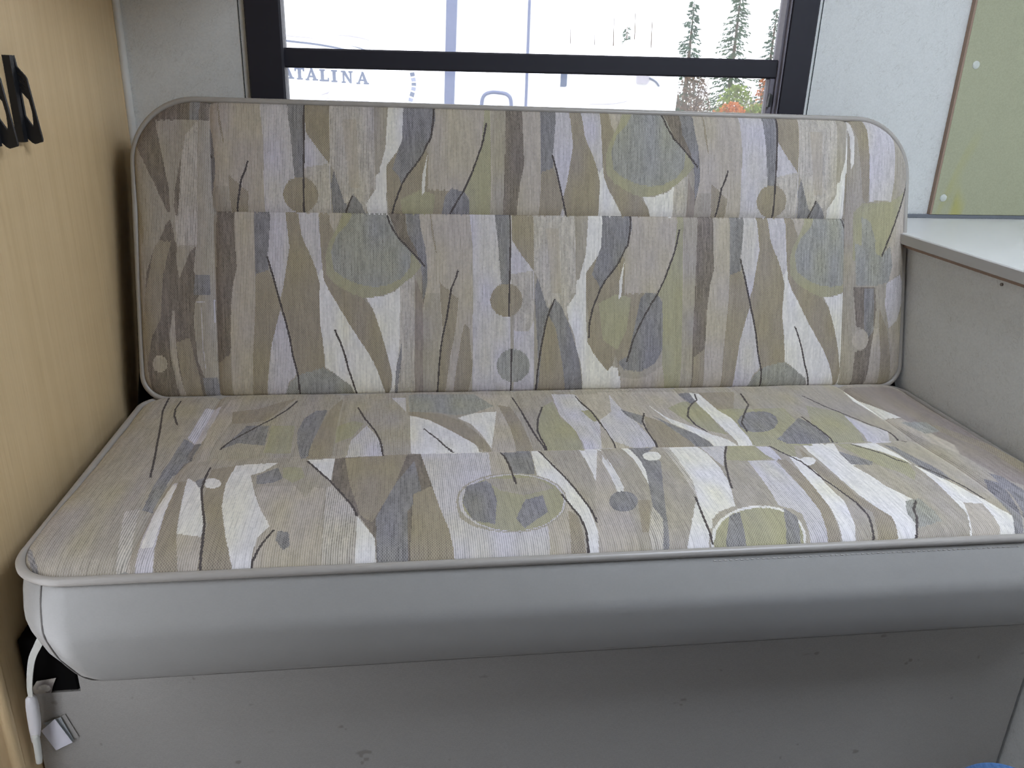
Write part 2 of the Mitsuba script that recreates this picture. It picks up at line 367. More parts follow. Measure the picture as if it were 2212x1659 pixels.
["T",[-46,-450,-53,-473,-66,-493,-83,-509,-103,-519,-124,-523,-145,-521,-165,-514,-181,-501,-194,-483,-201,-462,-203,-439,-198,-415,-187,-392,-170,-374,-149,-360,-125,-354,-101,-356,-79,-365,-61,-381,-49,-402,-44,-426]],
["L",[-48,-450,-55,-472,-68,-491,-84,-506,-103,-516,-124,-520,-144,-519,-163,-511,-179,-499,-191,-482,-198,-462,-200,-439,-195,-416,-184,-394,-168,-376,-147,-364,-124,-358,-101,-360,-80,-368,-63,-384,-51,-404,-46,-427]],
["Y",[-51,-450,-58,-472,-70,-490,-85,-505,-103,-514,-123,-519,-142,-517,-159,-510,-175,-498,-186,-482,-193,-462,-194,-440,-190,-418,-179,-397,-164,-380,-144,-367,-123,-362,-101,-363,-81,-372,-65,-387,-54,-406,-49,-428]],
["S",[-185,-395,-149,-376,-145,-439,-154,-501,-183,-490,-194,-442]],
["S",[-105,-442,-78,-430,-78,-476,-116,-513,-124,-489]],
["T",[-159,-371,-81,-373,-58,-411,-104,-428,-136,-412]],
["S",[-121,-263,-72,-266,-74,-327,-79,-363,-111,-357,-115,-312]],
["D",[-124,-263,-116,-291,-113,-332,-112,-367,-111,-391]],
["D",[-50,-429,-42,-466,-36,-489,-34,-520,-39,-568]],
["T",[-57,-267,9,-269,11,-348,6,-415,-8,-497,-14,-491,-26,-420,-43,-329]],
["C",[9,-269,44,-271,48,-351,46,-418,14,-444,8,-415,11,-348]],
["B",[-8,-497,12,-444,29,-484,-2,-571,-17,-569]],
["D",[-58,-271,-45,-329,-35,-376,-26,-420,-17,-471,-14,-518,-18,-569]],
["B",[39,-275,47,-284,42,-389,35,-482,29,-567,-26,-569,-5,-449]],
["C",[42,-297,44,-350,47,-411,42,-428,33,-428,36,-366,36,-322]],
["T",[50,-269,78,-269,88,-321,88,-361,83,-414,56,-518,31,-559,47,-479,61,-437,46,-418,49,-359]],
["O",[56,-454,75,-455,50,-532,41,-531]],
["S",[56,-457,50,-469,42,-478,32,-482,23,-482,16,-476,13,-466,14,-454,19,-442,27,-432,37,-427,47,-428,54,-434,57,-445]],
["S",[92,-269,137,-268,122,-289,130,-328,104,-422,87,-489,70,-565,59,-567,70,-487,85,-414,96,-358,98,-313]],
["H",[73,-471,78,-504,61,-564,46,-566,50,-532]],
["C",[80,-269,92,-269,98,-313,96,-358,86,-410,88,-361,88,-313]],
["T",[144,-270,141,-316,151,-333,146,-396,142,-453,135,-476,118,-507,92,-567,69,-565,93,-473,115,-386,131,-324]],
["H",[150,-264,178,-266,172,-375,145,-453,148,-400,151,-333]],
["C",[162,-265,210,-268,217,-304,217,-354,211,-404,204,-436,193,-477,164,-491,147,-509,138,-539,135,-520,137,-486,146,-450,157,-400,160,-342]],
["L",[214,-273,262,-266,224,-355,219,-330,218,-300]],
["C",[140,-463,134,-517,129,-567,92,-567,119,-507]],
["C",[137,-307,133,-315,127,-321,120,-323,114,-323,108,-319,106,-313,107,-305,110,-298,116,-292,124,-289,131,-289,136,-293,138,-300]],
["T",[240,-327,273,-333,261,-396,258,-451,255,-488,219,-486,190,-493,207,-430,215,-393]],
["Y",[266,-267,318,-274,323,-328,271,-337,238,-331]],
["L",[271,-337,319,-336,315,-396,312,-499,300,-566,268,-564,280,-506,272,-493,256,-482,261,-444]],
["T",[262,-563,249,-584,232,-602,212,-617,192,-626,172,-630,154,-628,139,-622,128,-610,122,-594,122,-574,127,-553,138,-531,154,-510,175,-493,197,-481,220,-475,241,-476,257,-485,268,-500,273,-519,271,-541]],
["C",[260,-563,247,-583,230,-600,212,-614,192,-623,173,-627,156,-625,141,-619,131,-607,125,-592,125,-573,130,-553,140,-532,156,-512,175,-496,197,-484,219,-479,239,-481,255,-489,265,-503,269,-521,268,-542]],
["Y",[257,-563,245,-582,229,-598,212,-611,193,-619,175,-623,159,-621,145,-615,135,-604,130,-590,129,-572,134,-553,144,-534,159,-515,177,-500,197,-490,218,-485,236,-486,251,-494,262,-506,266,-523,264,-543]],
["S",[174,-502,193,-493,172,-579,141,-576]],
["S",[260,-489,270,-512,246,-585,225,-583]],
["L",[312,-274,335,-280,331,-337,319,-336,311,-310]],
["Y",[338,-273,378,-280,360,-326,351,-321,339,-303]],
["O",[323,-332,337,-333,339,-386,329,-490,310,-567,291,-571,310,-499,317,-408]],
["C",[349,-321,360,-326,367,-360,359,-422,360,-476,342,-539,331,-566,313,-567,329,-494,339,-386]],
["D",[143,-450,138,-489,134,-523,132,-553]],
["D",[264,-266,242,-314,227,-355,214,-401,207,-430]],
["D",[335,-271,343,-303,354,-330,363,-368]],
["O",[383,-288,382,-323,385,-365,388,-416,388,-464,399,-496,407,-522,393,-570,363,-568,385,-508,377,-484,371,-434,365,-392,363,-364,366,-339]],
["C",[384,-344,379,-351,373,-356,365,-359,359,-358,355,-355,353,-349,355,-343,360,-336,367,-331,374,-328,381,-329,385,-332,386,-338]],
["C",[396,-270,452,-276,438,-322,442,-377,447,-436,459,-465,468,-483,415,-572,393,-570,407,-522,399,-496,392,-457,390,-413,391,-341,391,-306]],
["D",[358,-339,361,-368,363,-407,369,-437,376,-480,375,-513,358,-565]],
["T",[435,-364,487,-368,509,-413,519,-437,527,-474,521,-521,496,-578,415,-572,468,-533,487,-485,466,-466,449,-432]],
["Y",[453,-278,483,-278,515,-323,534,-358,522,-399,504,-424,499,-397,478,-367,467,-333]],
["S",[441,-309,475,-355,468,-367,435,-360]],
["C",[483,-278,526,-276,536,-333,536,-371,533,-354,516,-321,499,-299]],
["C",[536,-371,543,-392,556,-432,567,-462,576,-488,583,-512,589,-529,561,-583,496,-578,524,-518,529,-470,535,-419,536,-387]],
["B",[538,-492,565,-497,555,-549,537,-582,498,-579]],
["G",[452,-482,477,-477,479,-511,476,-534,432,-546,435,-515]],
["T",[571,-276,627,-277,644,-335,641,-411,631,-471,618,-512,569,-584,561,-583,589,-529,578,-485,561,-425,548,-384,542,-355]],
["S",[537,-286,551,-298,559,-352,568,-394,564,-429,550,-420,544,-390,539,-350]],
["S",[623,-421,638,-441,614,-515,569,-584,559,-583,589,-529,602,-476]],
["D",[480,-280,496,-304,512,-327,519,-349,531,-363]],
["D",[468,-483,452,-503,443,-525,420,-564]],
["D",[543,-376,559,-413,571,-452,578,-485]],
["M",[605,-15,723,-20,749,-98,741,-389,680,-463,652,-423,644,-335,627,-275,607,-166]],
["O",[651,-211,675,-243,697,-307,703,-411,741,-389,720,-275,684,-213]],
["S",[642,-407,655,-419,662,-498,587,-588,570,-587,617,-515,631,-471]],
["B",[607,-166,639,-178,651,-232,661,-296,644,-335,627,-275]],
["G",[674,-196,674,-238,641,-246,627,-194]],
["B",[-601,-149,-589,-24,-568,-14,-568,-121,-577,-206,-576,-278,-587,-277]],
["O",[-574,-80,-533,-71,-482,-30,-470,-19,-509,-125,-541,-133,-566,-131]],
["S",[-539,-143,-502,-145,-497,-224,-541,-212,-564,-237]],
["Y",[-498,-145,-459,-147,-453,-253,-495,-250,-495,-215]],
["S",[-447,-118,-430,-82,-410,-78,-416,-150,-422,-206,-427,-279,-434,-279,-447,-218,-452,-172]],
["O",[-416,-150,-406,-78,-387,-23,-388,-151,-388,-278,-427,-279,-423,-229]],
["Y",[-388,-151,-359,-133,-343,-144,-360,-201,-387,-222]],
["L",[-338,-154,-323,-189,-309,-236,-307,-275,-366,-277,-361,-215]],
["T",[-326,-26,-289,-28,-268,-123,-265,-238,-307,-236,-320,-184,-333,-140]],
["L",[-298,-27,-270,-29,-270,-96]],
["D",[-468,-36,-480,-74,-498,-115,-519,-144,-542,-181,-555,-207,-564,-237]],
["D",[-357,-70,-342,-124,-322,-180,-313,-222,-307,-275]],
["G",[-266,-11,-141,-17,-110,-77,-151,-111,-185,-114,-227,-98,-264,-99]],
["C",[-264,-107,-228,-135,-189,-183,-161,-231,-150,-272,-195,-273,-245,-270,-264,-256]],
["B",[-141,-17,-73,-27,-86,-101,-95,-275,-150,-272,-155,-150,-151,-108,-110,-77]],
["O",[-266,-91,-206,-110,-173,-144,-156,-184,-143,-219,-133,-260,-147,-259,-162,-233,-194,-185,-228,-138,-266,-107]],
["C",[-180,-128,-151,-108,-108,-102,-122,-191,-133,-255,-137,-237,-146,-195,-159,-155]],
["O",[-102,-72,-80,-84,-71,-144,-63,-269,-92,-267,-93,-173]],
["T",[-73,-33,-63,-39,-53,-166,-44,-270,-63,-269,-71,-144]],
["D",[-241,-172,-219,-214,-207,-246,-194,-263]],
["T",[-67,-21,10,-25,-15,-88,-41,-156,-50,-215,-56,-170]],
["Y",[-21,-87,3,-60,2,-138,18,-185,18,-274,-46,-270,-47,-191]],
["L",[7,-24,58,-27,65,-109,71,-208,76,-268,21,-269,20,-200,4,-127]],
["D",[-21,-87,-38,-141,-47,-191,-46,-224,-42,-261]],
["D",[-71,-33,-63,-91,-57,-175,-51,-229,-44,-261]],
["B",[55,-27,115,-30,125,-165,118,-262,76,-268,74,-198]],
["Y",[47,-108,66,-103,73,-147,62,-157]],
["B",[99,-17,272,-25,283,-185,288,-268,142,-264,50,-262]],
["D",[52,-33,66,-114,74,-198,74,-268]],
["L",[119,-30,123,-72,137,-166,147,-259,104,-261,75,-241,72,-152,104,-111]],
["S",[124,-101,157,-135,143,-177,129,-134]],
["O",[159,-136,181,-163,205,-220,214,-268,146,-264,147,-192]],
["S",[174,-136,198,-180,228,-217,248,-270,216,-268,196,-210]],
["C",[180,-81,199,-149,230,-187,259,-219,292,-268,248,-265,228,-217,199,-175]],
["Y",[213,-105,256,-73,281,-68,281,-190,284,-225,263,-209,233,-177]],
["S",[256,-30,291,-32,283,-68,264,-91]],
["C",[280,-31,301,-39,317,-155,316,-270,290,-268,277,-91]],
["O",[298,-32,374,-30,339,-112,305,-116]],
["Y",[305,-116,339,-112,450,-112,412,-280,314,-274,317,-155]],
["S",[398,-176,384,-196,367,-212,348,-220,332,-219,322,-209,318,-193,323,-171,336,-150,354,-133,373,-124,391,-125,401,-135,404,-154]],
["D",[163,-122,148,-162,145,-207,146,-264]],
["D",[289,-38,283,-68,255,-102,238,-145,240,-182,252,-208]],
["D",[384,-36,378,-91,348,-140,328,-177,322,-217]],
["T",[446,-33,536,-37,508,-203,433,-281,431,-198]],
["T",[511,-36,598,-28,626,-139,607,-166,625,-277,523,-273,498,-252,537,-139]],
["Y",[488,-102,537,-139,538,-167,514,-272,458,-274,450,-205]],
["L",[537,-156,556,-200,578,-232,557,-277,522,-278,527,-219]],
["S",[444,-162,459,-200,455,-271,396,-270,363,-249]],
["C",[602,-34,627,-136,641,-176,607,-166,593,-90]],
["D",[502,-55,539,-145,559,-195,578,-232,584,-277]],
["D",[452,-157,456,-220,461,-272]]]}

REPEAT = 0.908                     # width of the cloth's repeat
YARNS = {'T': (163, 155, 142), 'C': (214, 210, 203), 'L': (190, 185, 184), 'B': (175, 166, 153), 'H': (180, 173, 163), 'M': (146, 136, 127),
         'O': (151, 141, 124), 'Y': (160, 155, 130), 'S': (134, 131, 130), 'K': (126, 117, 107), 'G': (151, 149, 141), 'D': (84, 78, 75)}
RIBS = {'T': .15, 'C': .06, 'L': .22, 'B': .17, 'H': .30, 'M': .15, 'O': .08, 'Y': .08, 'S': .10, 'K': .08, 'G': .10, 'D': 0.}
DOTS = {'T': .10, 'C': .03, 'L': .03, 'B': .04, 'H': .03, 'M': .08, 'O': .30, 'Y': .26, 'S': .34, 'K': .32, 'G': .30, 'D': .05}
FLECK = {'T': .22, 'C': .20, 'L': .22, 'B': .20, 'H': .30, 'M': .20, 'O': .18, 'Y': .16, 'S': .36, 'K': .38, 'G': .32, 'D': .1}
ORDER = list(YARNS)

def outline(item):
    col, q = item
    pts = [(q[i] / 1000, q[i + 1] / 1000) for i in range(0, len(q), 2)]
    if col == 'D':
        return col, LineString(pts).buffer(0.0016, cap_style='flat', join_style='mitre')
    return col, Polygon(pts).buffer(0)

def clip_to(items, window, du=0.0, dv=0.0):
    for col, g in items:
        g = affinity.translate(g, du, dv).intersection(window)
        for h in getattr(g, 'geoms', [g]):
            if h.geom_type == 'Polygon' and h.area > 1e-7:
                yield col, h.simplify(0.0004)

SEAT_SHIFT = -0.12                  # the seat's cloth lies below the back's in the (u, v) plane
cloth = []
tile = [outline(i) for i in SHAPES['tile']]
def stretch(g):                     # outlines cut by the upper seam run on a little
    return shapely.transform(g, lambda a: np.where((a[:, 1:] > 0.322) * np.array([[0, 1]]), a + [0, 0.03], a))
tile = [(c, stretch(g)) for c, g in tile]
middle, upper = sbox(-0.612, -0.03, 0.612, 0.338), sbox(-0.612, 0.338, 0.612, 0.60)
for k in (-1, 0, 1):
    cloth += clip_to(tile, middle, k * REPEAT)
for k in (-2, -1, 0, 1):
    cloth += clip_to(tile, upper, 0.530 + k * REPEAT, 0.193)
cloth += clip_to([outline(i) for i in SHAPES['left']], sbox(-0.8, -0.03, -0.612, 0.60))
cloth += clip_to([outline(i) for i in SHAPES['right']], sbox(0.612, -0.03, 0.8, 0.60))
cloth += clip_to([outline(i) for i in SHAPES['seat']], sbox(-0.8, -0.76, 0.8, -0.07), 0.0, SEAT_SHIFT)

CELL, U0, V0, NU, NV = 0.03, -0.80, -0.76, 54, 46
bins = [[] for _ in range(NU * NV)]
for col, g in cloth:
    rings = [np.asarray(g.exterior.coords)] + [np.asarray(r.coords) for r in g.interiors]
    E = np.concatenate([np.hstack([r[:-1], r[1:]]) for r in rings])
    E = E[np.abs(E[:, 1] - E[:, 3]) > 1e-9]
    x0, y0, x1, y1 = g.bounds
    for j in range(max(0, int((y0 - V0) / CELL)), min(NV - 1, int((y1 - V0) / CELL)) + 1):
        lo, hi = V0 + j * CELL, V0 + (j + 1) * CELL
        row = E[(np.minimum(E[:, 1], E[:, 3]) <= hi) & (np.maximum(E[:, 1], E[:, 3]) >= lo)]
        for i in range(max(0, int((x0 - U0) / CELL)), min(NU - 1, int((x1 - U0) / CELL)) + 1):
            use = row[np.maximum(row[:, 0], row[:, 2]) >= U0 + i * CELL]
            if len(use):
                bins[j * NU + i].append((ORDER.index(col), use))
start, ex, ey, ez, em, ec = [0], [], [], [], [], []
for b in bins:
    for c, use in b:
        for k, (ax, ay, bx, by) in enumerate(use):
            ex.append(ax); ey.append(ay); ez.append(by); em.append((bx - ax) / (by - ay)); ec.append(c if k == len(use) - 1 else -1)
    start.append(len(ex))
print('cloth outlines', len(cloth), 'edges', len(ex))
START = mi.UInt32(np.array(start, np.uint32))
EX, EY, EZ, EM = (mi.Float(np.array(a, np.float32)) for a in (ex, ey, ez, em))
EC = mi.Int32(np.array(ec, np.int32))
PAL = [mi.Float(np.array([srgb(*YARNS[k])[c] for k in ORDER], np.float32)) for c in range(3)]
RIB, DOT, FLK = (mi.Float(np.array([t[k] for k in ORDER], np.float32)) for t in (RIBS, DOTS, FLECK))
dr.eval(START, EX, EY, EZ, EM, EC, PAL, RIB, DOT, FLK)

def yarn_at(u, v):
    i = mi.Int32(dr.clip(dr.floor((u - U0) / CELL), 0, NU - 1))
    j = mi.Int32(dr.clip(dr.floor((v - V0) / CELL), 0, NV - 1))
    cell = mi.UInt32(j * NU + i)
    k, stop = dr.gather(mi.UInt32, START, cell), dr.gather(mi.UInt32, START, cell + 1)
    odd, found = mi.Int32(0) + mi.Int32(cell) * 0, mi.Int32(0) + mi.Int32(cell) * 0

    def body(k, odd, found):
        ya, yb = dr.gather(mi.Float, EY, k), dr.gather(mi.Float, EZ, k)
        x = dr.gather(mi.Float, EX, k) + dr.gather(mi.Float, EM, k) * (v - ya)
        hit = ((ya > v) != (yb > v)) & (u < x)
        odd = odd ^ dr.select(hit, mi.Int32(1), mi.Int32(0))
        c = dr.gather(mi.Int32, EC, k)
        last = c >= 0
        found = dr.select(last & (odd == 1), c, found)
        odd = dr.select(last, mi.Int32(0), odd)
        return k + 1, odd, found

    k, odd, found = dr.while_loop(state=(k, odd, found), cond=lambda k, odd, found: k < stop, body=body, label='yarn')
    return mi.UInt32(found)

def cloth_col(p, n, uv):
    u, v = mi.Float(uv.x), mi.Float(uv.y)
    rib = dr.floor(u / 0.0029)
    jit = cell_rand(rib, 3.0, dr.floor(v / 0.012)) - 0.5
    c = yarn_at((dr.floor(u / 0.00132) + 0.5) * 0.00132, (dr.floor(v / 0.0028) + 0.5) * 0.0028 + jit * 0.0016)
    col = mi.Color3f(*[dr.gather(mi.Float, ch, c) for ch in PAL])
    a, d, f = (dr.gather(mi.Float, t, c) for t in (RIB, DOT, FLK))
    w = dr.cos(2 * dr.pi * u / 0.0029)
    s = dr.cos(2 * dr.pi * u / 0.0036) * dr.cos(2 * dr.pi * v / 0.0042)
    streak = noise(rib * 1.0, v * 42, 5.0) - 0.5 + 0.6 * (cell_rand(rib, dr.floor(v / 0.0044 + 0.5 * rib), 9.0) - 0.5)
    k = 1 + a * w + d * s + f * streak
    hue = noise(u * 34, v * 16, 2.0) - 0.5
    col = col * mi.Color3f(1 + 0.06 * hue, 1 + 0.05 * hue, 1 - 0.16 * hue)
    return col * dr.maximum(k, 0.25)
bsdf('cloth', {'type': 'principled', 'base_color': mikit.proc(cloth_col), 'roughness': 0.9, 'specular': 0.12, 'sheen': 0.25})

# ------------------------------------------------------------------ the room
XL, XR, YB, YF, ZC, ZF = -0.798, 1.50, 0.294, -2.75, 1.90, -0.12
WX0, WX1, WZ0, WZ1 = -0.556, 0.580, 0.70, 1.24                # hole of the back window
hole = Polygon([(XL - .10, ZF), (XR, ZF), (XR, ZC), (XL - .10, ZC)], [[(WX0, WZ0), (WX1, WZ0), (WX1, WZ1), (WX0, WZ1)]])
struct('wall_back', extrude_xz(hole, YB, YB + 0.035), 'wallpaper', 'back wall of off-white flecked wallpaper around the window')
lw = Polygon([(YF, ZF), (YB, ZF), (YB, ZC), (YF, ZC)], [[(-1.02, 0.08), (-0.62, 0.08), (-0.62, 0.80), (-1.02, 0.80)]])
lm = trimesh.creation.extrude_polygon(lw, 0.03, engine='earcut')
lm.apply_transform(np.array([[0, 0, 1, XL - 0.09], [1, 0, 0, 0], [0, 1, 0, 0], [0, 0, 0, 1.0]]))
struct('wall_left', lm, 'door_brown', 'dark brown wall of the entry beside the wardrobe')
struct('wall_right', box(XR, XR + 0.04, YF, YB, ZF, ZC), 'wallpaper')
struct('wall_front', box(XL - .10, XR, YF - 0.04, YF, ZF, ZC), 'wallpaper')
struct('floor', box(XL - 0.10, XR, YF, YB, ZF - 0.03, ZF), 'floor_vinyl', 'brown vinyl floor of the trailer')
ceil = Polygon([(XL - .10, YF), (XR, YF), (XR, YB + .03), (XL - .10, YB + .03)], [[(0.38, -1.60), (1.10, -1.60), (1.10, -0.70), (0.38, -0.70)]])
cm = trimesh.creation.extrude_polygon(ceil, 0.03, engine='earcut'); cm.apply_translation((0, 0, ZC))
struct('ceiling', cm, 'ceiling_white')

def emit_panel(name, mesh, radiance, label):
    scene[name] = {**mikit.ply(mesh, 'white_plastic'), 'emitter': {'type': 'area', 'radiance': rgb(radiance)}}
    tag(name, label, kind='structure')
emit_panel('window_2', box(0.38, 1.10, -1.60, -0.70, ZC + 0.012, ZC + 0.022), VENT, 'daylit roof vent above the sofa')
emit_panel('door_1', box(XL - 0.085, XL - 0.075, -1.02, -0.62, 0.08, 0.80), DOOR, 'frosted pane of the entry door')

struct('trim_1', tube([(XL + 0.004, YB - 0.004, ZF), (XL + 0.004, YB - 0.004, ZC)], 0.008, 12), 'white_trim', 'white moulding in the corner between wardrobe and back wall', smooth=40)
for k, x in enumerate((-0.5745, 0.5975)):
    struct(f'trim_{k + 2}', box(x - 0.0009, x + 0.0009, YB - 0.0012, YB + 0.001, 0.3, ZC), 'joint_dark', 'thin dark wallpaper joint beside the window')

# ------------------------------------------------------------------ back window
win = tag('window_1', 'dark framed window above the sofa looking out on parked trailers', kind='structure')
def window_part(name, mesh, mat, label=None, **kw):
    return part('window_1', name, mesh, mat, label=label, **kw)
def jamb(x0, x1):
    prof = Polygon([(x0, YB + 0.045), (x0, YB - 0.008), (x0 + 0.003, YB - 0.012), (x1 - 0.004, YB - 0.012), (x1, YB - 0.008), (x1, YB + 0.045)])
    m = trimesh.creation.extrude_polygon(prof, 1.26 - 0.68, engine='earcut'); m.apply_translation((0, 0, 0.68)); return m
window_part('jamb', jamb(-0.563, -0.495), 'frame_metal')
window_part('jamb', jamb(0.526, 0.587), 'frame_metal')
window_part('head', bevel_box(-0.563, 0.587, YB - 0.012, YB + 0.045, 1.205, 1.26), 'frame_metal')
window_part('sill', bevel_box(-0.563, 0.587, YB - 0.012, YB + 0.045, 0.68, 0.74), 'frame_metal')
window_part('seal', box(0.518, 0.527, YB - 0.002, YB + 0.03, 0.74, 1.205), 'seal_grey', 'grey rubber seal')
window_part('seal', box(0.5235, 0.5260, YB - 0.0105, YB - 0.002, 0.74, 1.205), 'seal_grey')
bar = trimesh.convex.convex_hull(np.array([(x, y, z) for x, za, zb in ((-0.500, 1.000, 1.036), (0.528, 1.012, 1.049)) for y, dz in ((YB + 0.002, .003), (YB + 0.005, 0), (YB + 0.03, 0)) for z in (za + dz, zb - dz)]))
window_part('crossbar', bar, 'frame_metal')
window_part('sash_stile', bevel_box(0.506, 0.519, YB + 0.004, YB + 0.028, 0.74, 1.012), 'seal_grey', 'grey stile of the lower sash')
window_part('latch', trimesh.convex.convex_hull(np.array([(x, y, z) for y in (YB - 0.004, YB + 0.006) for x, z in ((0.506, 0.955), (0.512, 0.955), (0.514, 0.978), (0.508, 0.983))])), 'black_plastic', 'small black sash latch')
window_part('upper_pane', trimesh.Trimesh([(-0.5, YB + 0.022, 1.03), (0.527, YB + 0.022, 1.03), (0.527, YB + 0.022, 1.21), (-0.5, YB + 0.022, 1.21)], [(0, 1, 2), (0, 2, 3)]), 'pane_glass', 'clear upper pane')
lp = window_part('lower_pane', trimesh.Trimesh([(-0.5, YB + 0.018, 0.73), (0.51, YB + 0.018, 0.73), (0.51, YB + 0.018, 1.02), (-0.5, YB + 0.018, 1.02)], [(0, 1, 2), (0, 2, 3)]), 'pane_glass', 'lower pane with rain drops')
rng = random.Random(4)
drops = [(.321, .987), (.333, .978), (.343, .981), (.372, .989), (.394, .980), (.410, .973), (.419, .961), (.455, .991), (.447, .982), (.454, .977), (.494, .974), (.402, .953),
         (.347, .951), (.384, .963), (.431, .969), (.472, .962), (.361, .970), (.487, .990), (.328, .962), (.440, .955)]
for x, z in drops:
    r = rng.uniform(0.0009, 0.0019)
    d = trimesh.creation.icosphere(subdivisions=2, radius=r)
    d.apply_scale((1, 0.55, 1.12)); d.apply_translation((x, YB + 0.018 + r * 0.56, z))
    part(lp, 'raindrop', d, 'drop_water', True)

# ------------------------------------------------------------------ wardrobe on the left, with its pulls
w = thing('wardrobe', 'tall maple laminate wardrobe beside the sofa with black pulls', 'wardrobe')
part(w, 'side_panel', bevel_box(XL - 0.058, XL, -0.520, YB, ZF, ZC, 0.001), 'maple')
part(w, 'edge_strip', tube([(XL - 0.004, -0.520, ZF), (XL - 0.004, -0.520, ZC)], 0.008, 12), 'maple', True, label='rounded front edge')
HZ0 = 0.888
outer = [(-.001, 0.112), (0.011, 0.112), (0.0125, 0.098), (0.0225, 0.0865), (0.0245, 0.083), (0.033, 0.003), (0.032, 0.000), (0.021, -0.003), (0.0165, -0.001), (0.008, 0.007), (-.001, 0.004)]
big = [(0.0125, 0.067), (0.0225, 0.0555), (0.0245, 0.040), (0.0238, 0.026), (0.0222, 0.0195), (0.013, 0.034)]
slits = [[(0.0115, 0.0915 - k * 0.009), (0.0128, 0.0915 - k * 0.009), (0.0222 + k * .0004, 0.0785 - k * 0.009), (0.0212 + k * .0004, 0.0775 - k * 0.009)] for k in range(3)]
grip = Polygon([(x * 0.86, z) for x, z in outer], [[(x * 0.86, z) for x, z in r] for r in [big] + slits])
plate = sbox(-.001, 0.0, 0.0095, 0.112)
for y0 in (-0.198, -0.276):
    m = trimesh.util.concatenate([extrude_xz(plate, y0, y0 + 0.012), extrude_xz(grip, y0 + 0.012, y0 + 0.0165)]); m.apply_translation((XL, 0, HZ0))
    part(w, 'handle', m, 'black_plastic', label='black slotted plastic pull')

oc = thing('added_shade_cabinet', 'added unseen maple cabinet shading the upper wardrobe and wall', 'cabinet')  # out of view, added to keep vent light off the upper wardrobe
part(oc, 'body', bevel_box(XL + 0.001, -0.36, -0.30, YB - 0.001, 1.28, ZC - 0.002, 0.002), 'maple')
part(oc, 'door', bevel_box(XL + 0.02, -0.38, -0.316, -0.301, 1.30, ZC - 0.02, 0.002), 'maple')
# ------------------------------------------------------------------ sofa
sofa = thing('sofa', 'patterned upholstered folding sofa with grey vinyl front below the window', 'sofa')
TH, LEN, HW, SW, ZS = 0.279, 0.5345, 0.745, 0.744, 0.42
SIN, COS = math.sin(TH), math.cos(TH)
SEAM, VS, SD = 0.612, 0.338, 0.560
def back_at(x, v, h):
    x, v, h = np.broadcast_arrays(np.asarray(x, float), v, h)
    return np.stack([x, SIN * v - COS * h + 0.004, ZS + 0.004 + COS * v + SIN * h], -1)
def groove(d, depth, width):
    return -depth * np.exp(-np.abs(d / width) ** 1.15)
def inset_depth(x, v, x0, x1, v0, v1, r_lo, r_hi):
    """distance to the rim of the rounded rectangle"""
    mid = (v0 + v1) / 2
    r = np.where(v < mid, r_lo, r_hi)
    qx = np.abs(x - (x0 + x1) / 2) - (x1 - x0) / 2 + r
    qv = np.abs(v - mid) - (v1 - v0) / 2 + r
    return -(np.minimum(np.maximum(qx, qv), 0) + np.hypot(np.maximum(qx, 0), np.maximum(qv, 0)) - r)
def rim(d, height, reach):
    t = np.clip(d / reach, 0, 1)
    return height * (np.sqrt(np.maximum(0, 1 - (1 - t) ** 2)) - 1)
QUILT = (-0.385, -0.262, -0.062, 0.056, 0.258, 0.378)
R_LO, R_HI = 0.045, 0.112
def back_h(x, v):
    d = inset_depth(x, v, -HW, HW, 0, LEN, R_LO, R_HI)
    h = 0.010 + rim(d, 0.014, 0.032)
    h += groove(np.abs(np.abs(x) - SEAM), 0.007, 0.008)
    h += groove(v - VS, 0.006, 0.007) * (np.abs(x) < SEAM)
    for q in QUILT:
        h += groove(x - q, 0.0016, 0.004) * (v < VS) * (np.abs(x) < SEAM)
    h += 0.004 * np.sin(np.pi * np.clip((v - VS) / (LEN - VS), 0, 1)) + 0.004 * np.sin(np.pi * np.clip(v / VS, 0, 1)) * (v < VS)
    P = np.stack([x * 9, v * 14, np.zeros_like(x) + 3], -1)
    return h + 0.0022 * (meshkit.fbm(P, 3, 2) - 0.5)
def seat_h(x, y):
    d = inset_depth(x, -y, -SW, SW, -0.022, SD, 0.05, 0.072)
    h = 0.011 + rim(d, 0.016, 0.04)
    h += groove(np.abs(np.abs(x) - SEAM), 0.007, 0.009)
    h += groove(y + 0.260, 0.005, 0.007) * (np.abs(x) < SEAM)
    for q in QUILT:
        h += groove(x - q, 0.0022, 0.0045) * (y > -0.26) * (np.abs(x) < SEAM)
    h += 0.006 * np.sin(np.pi * np.clip((-y - 0.26) / 0.306, 0, 1))
    P = np.stack([x * 8, y * 9, np.zeros_like(x) + 8], -1)
    return h + 0.005 * (meshkit.fbm(P, 3, 6) - 0.5)
def half_width(v, v0, v1, r_lo, r_hi, HW=HW):
    """half width of the rounded rectangle at height v"""
    a = np.clip((v0 + r_lo - v) / r_lo, 0, 1); b = np.clip((v - v1 + r_hi) / r_hi, 0, 1)
    return HW - r_lo * (1 - np.sqrt(1 - a * a)) - r_hi * (1 - np.sqrt(1 - b * b))
def cloth_panel(name, xa, xb, va, vb, nx, nv, at, hfun, shift, flip, label=None):
    """grid between the limits xa(v), xb(v)"""
    s, v = np.meshgrid(np.linspace(0, 1, nx), va + (vb - va) * np.linspace(0, 1, nv))
    x = xa(v) * (1 - s) + xb(v) * s
    P = at(x, v, hfun(x, v)).reshape(-1, 3)
    uv = np.stack([x.ravel(), v.ravel() + shift], 1)
    idx = np.arange(nx * nv).reshape(nv, nx)
    q = np.stack([idx[:-1, :-1], idx[:-1, 1:], idx[1:, 1:], idx[1:, :-1]], -1).reshape(-1, 4)
    if flip: q = q[:, ::-1]
    return part(sofa_now, name, (P, q), 'cloth', True, label=label, uv=uv)
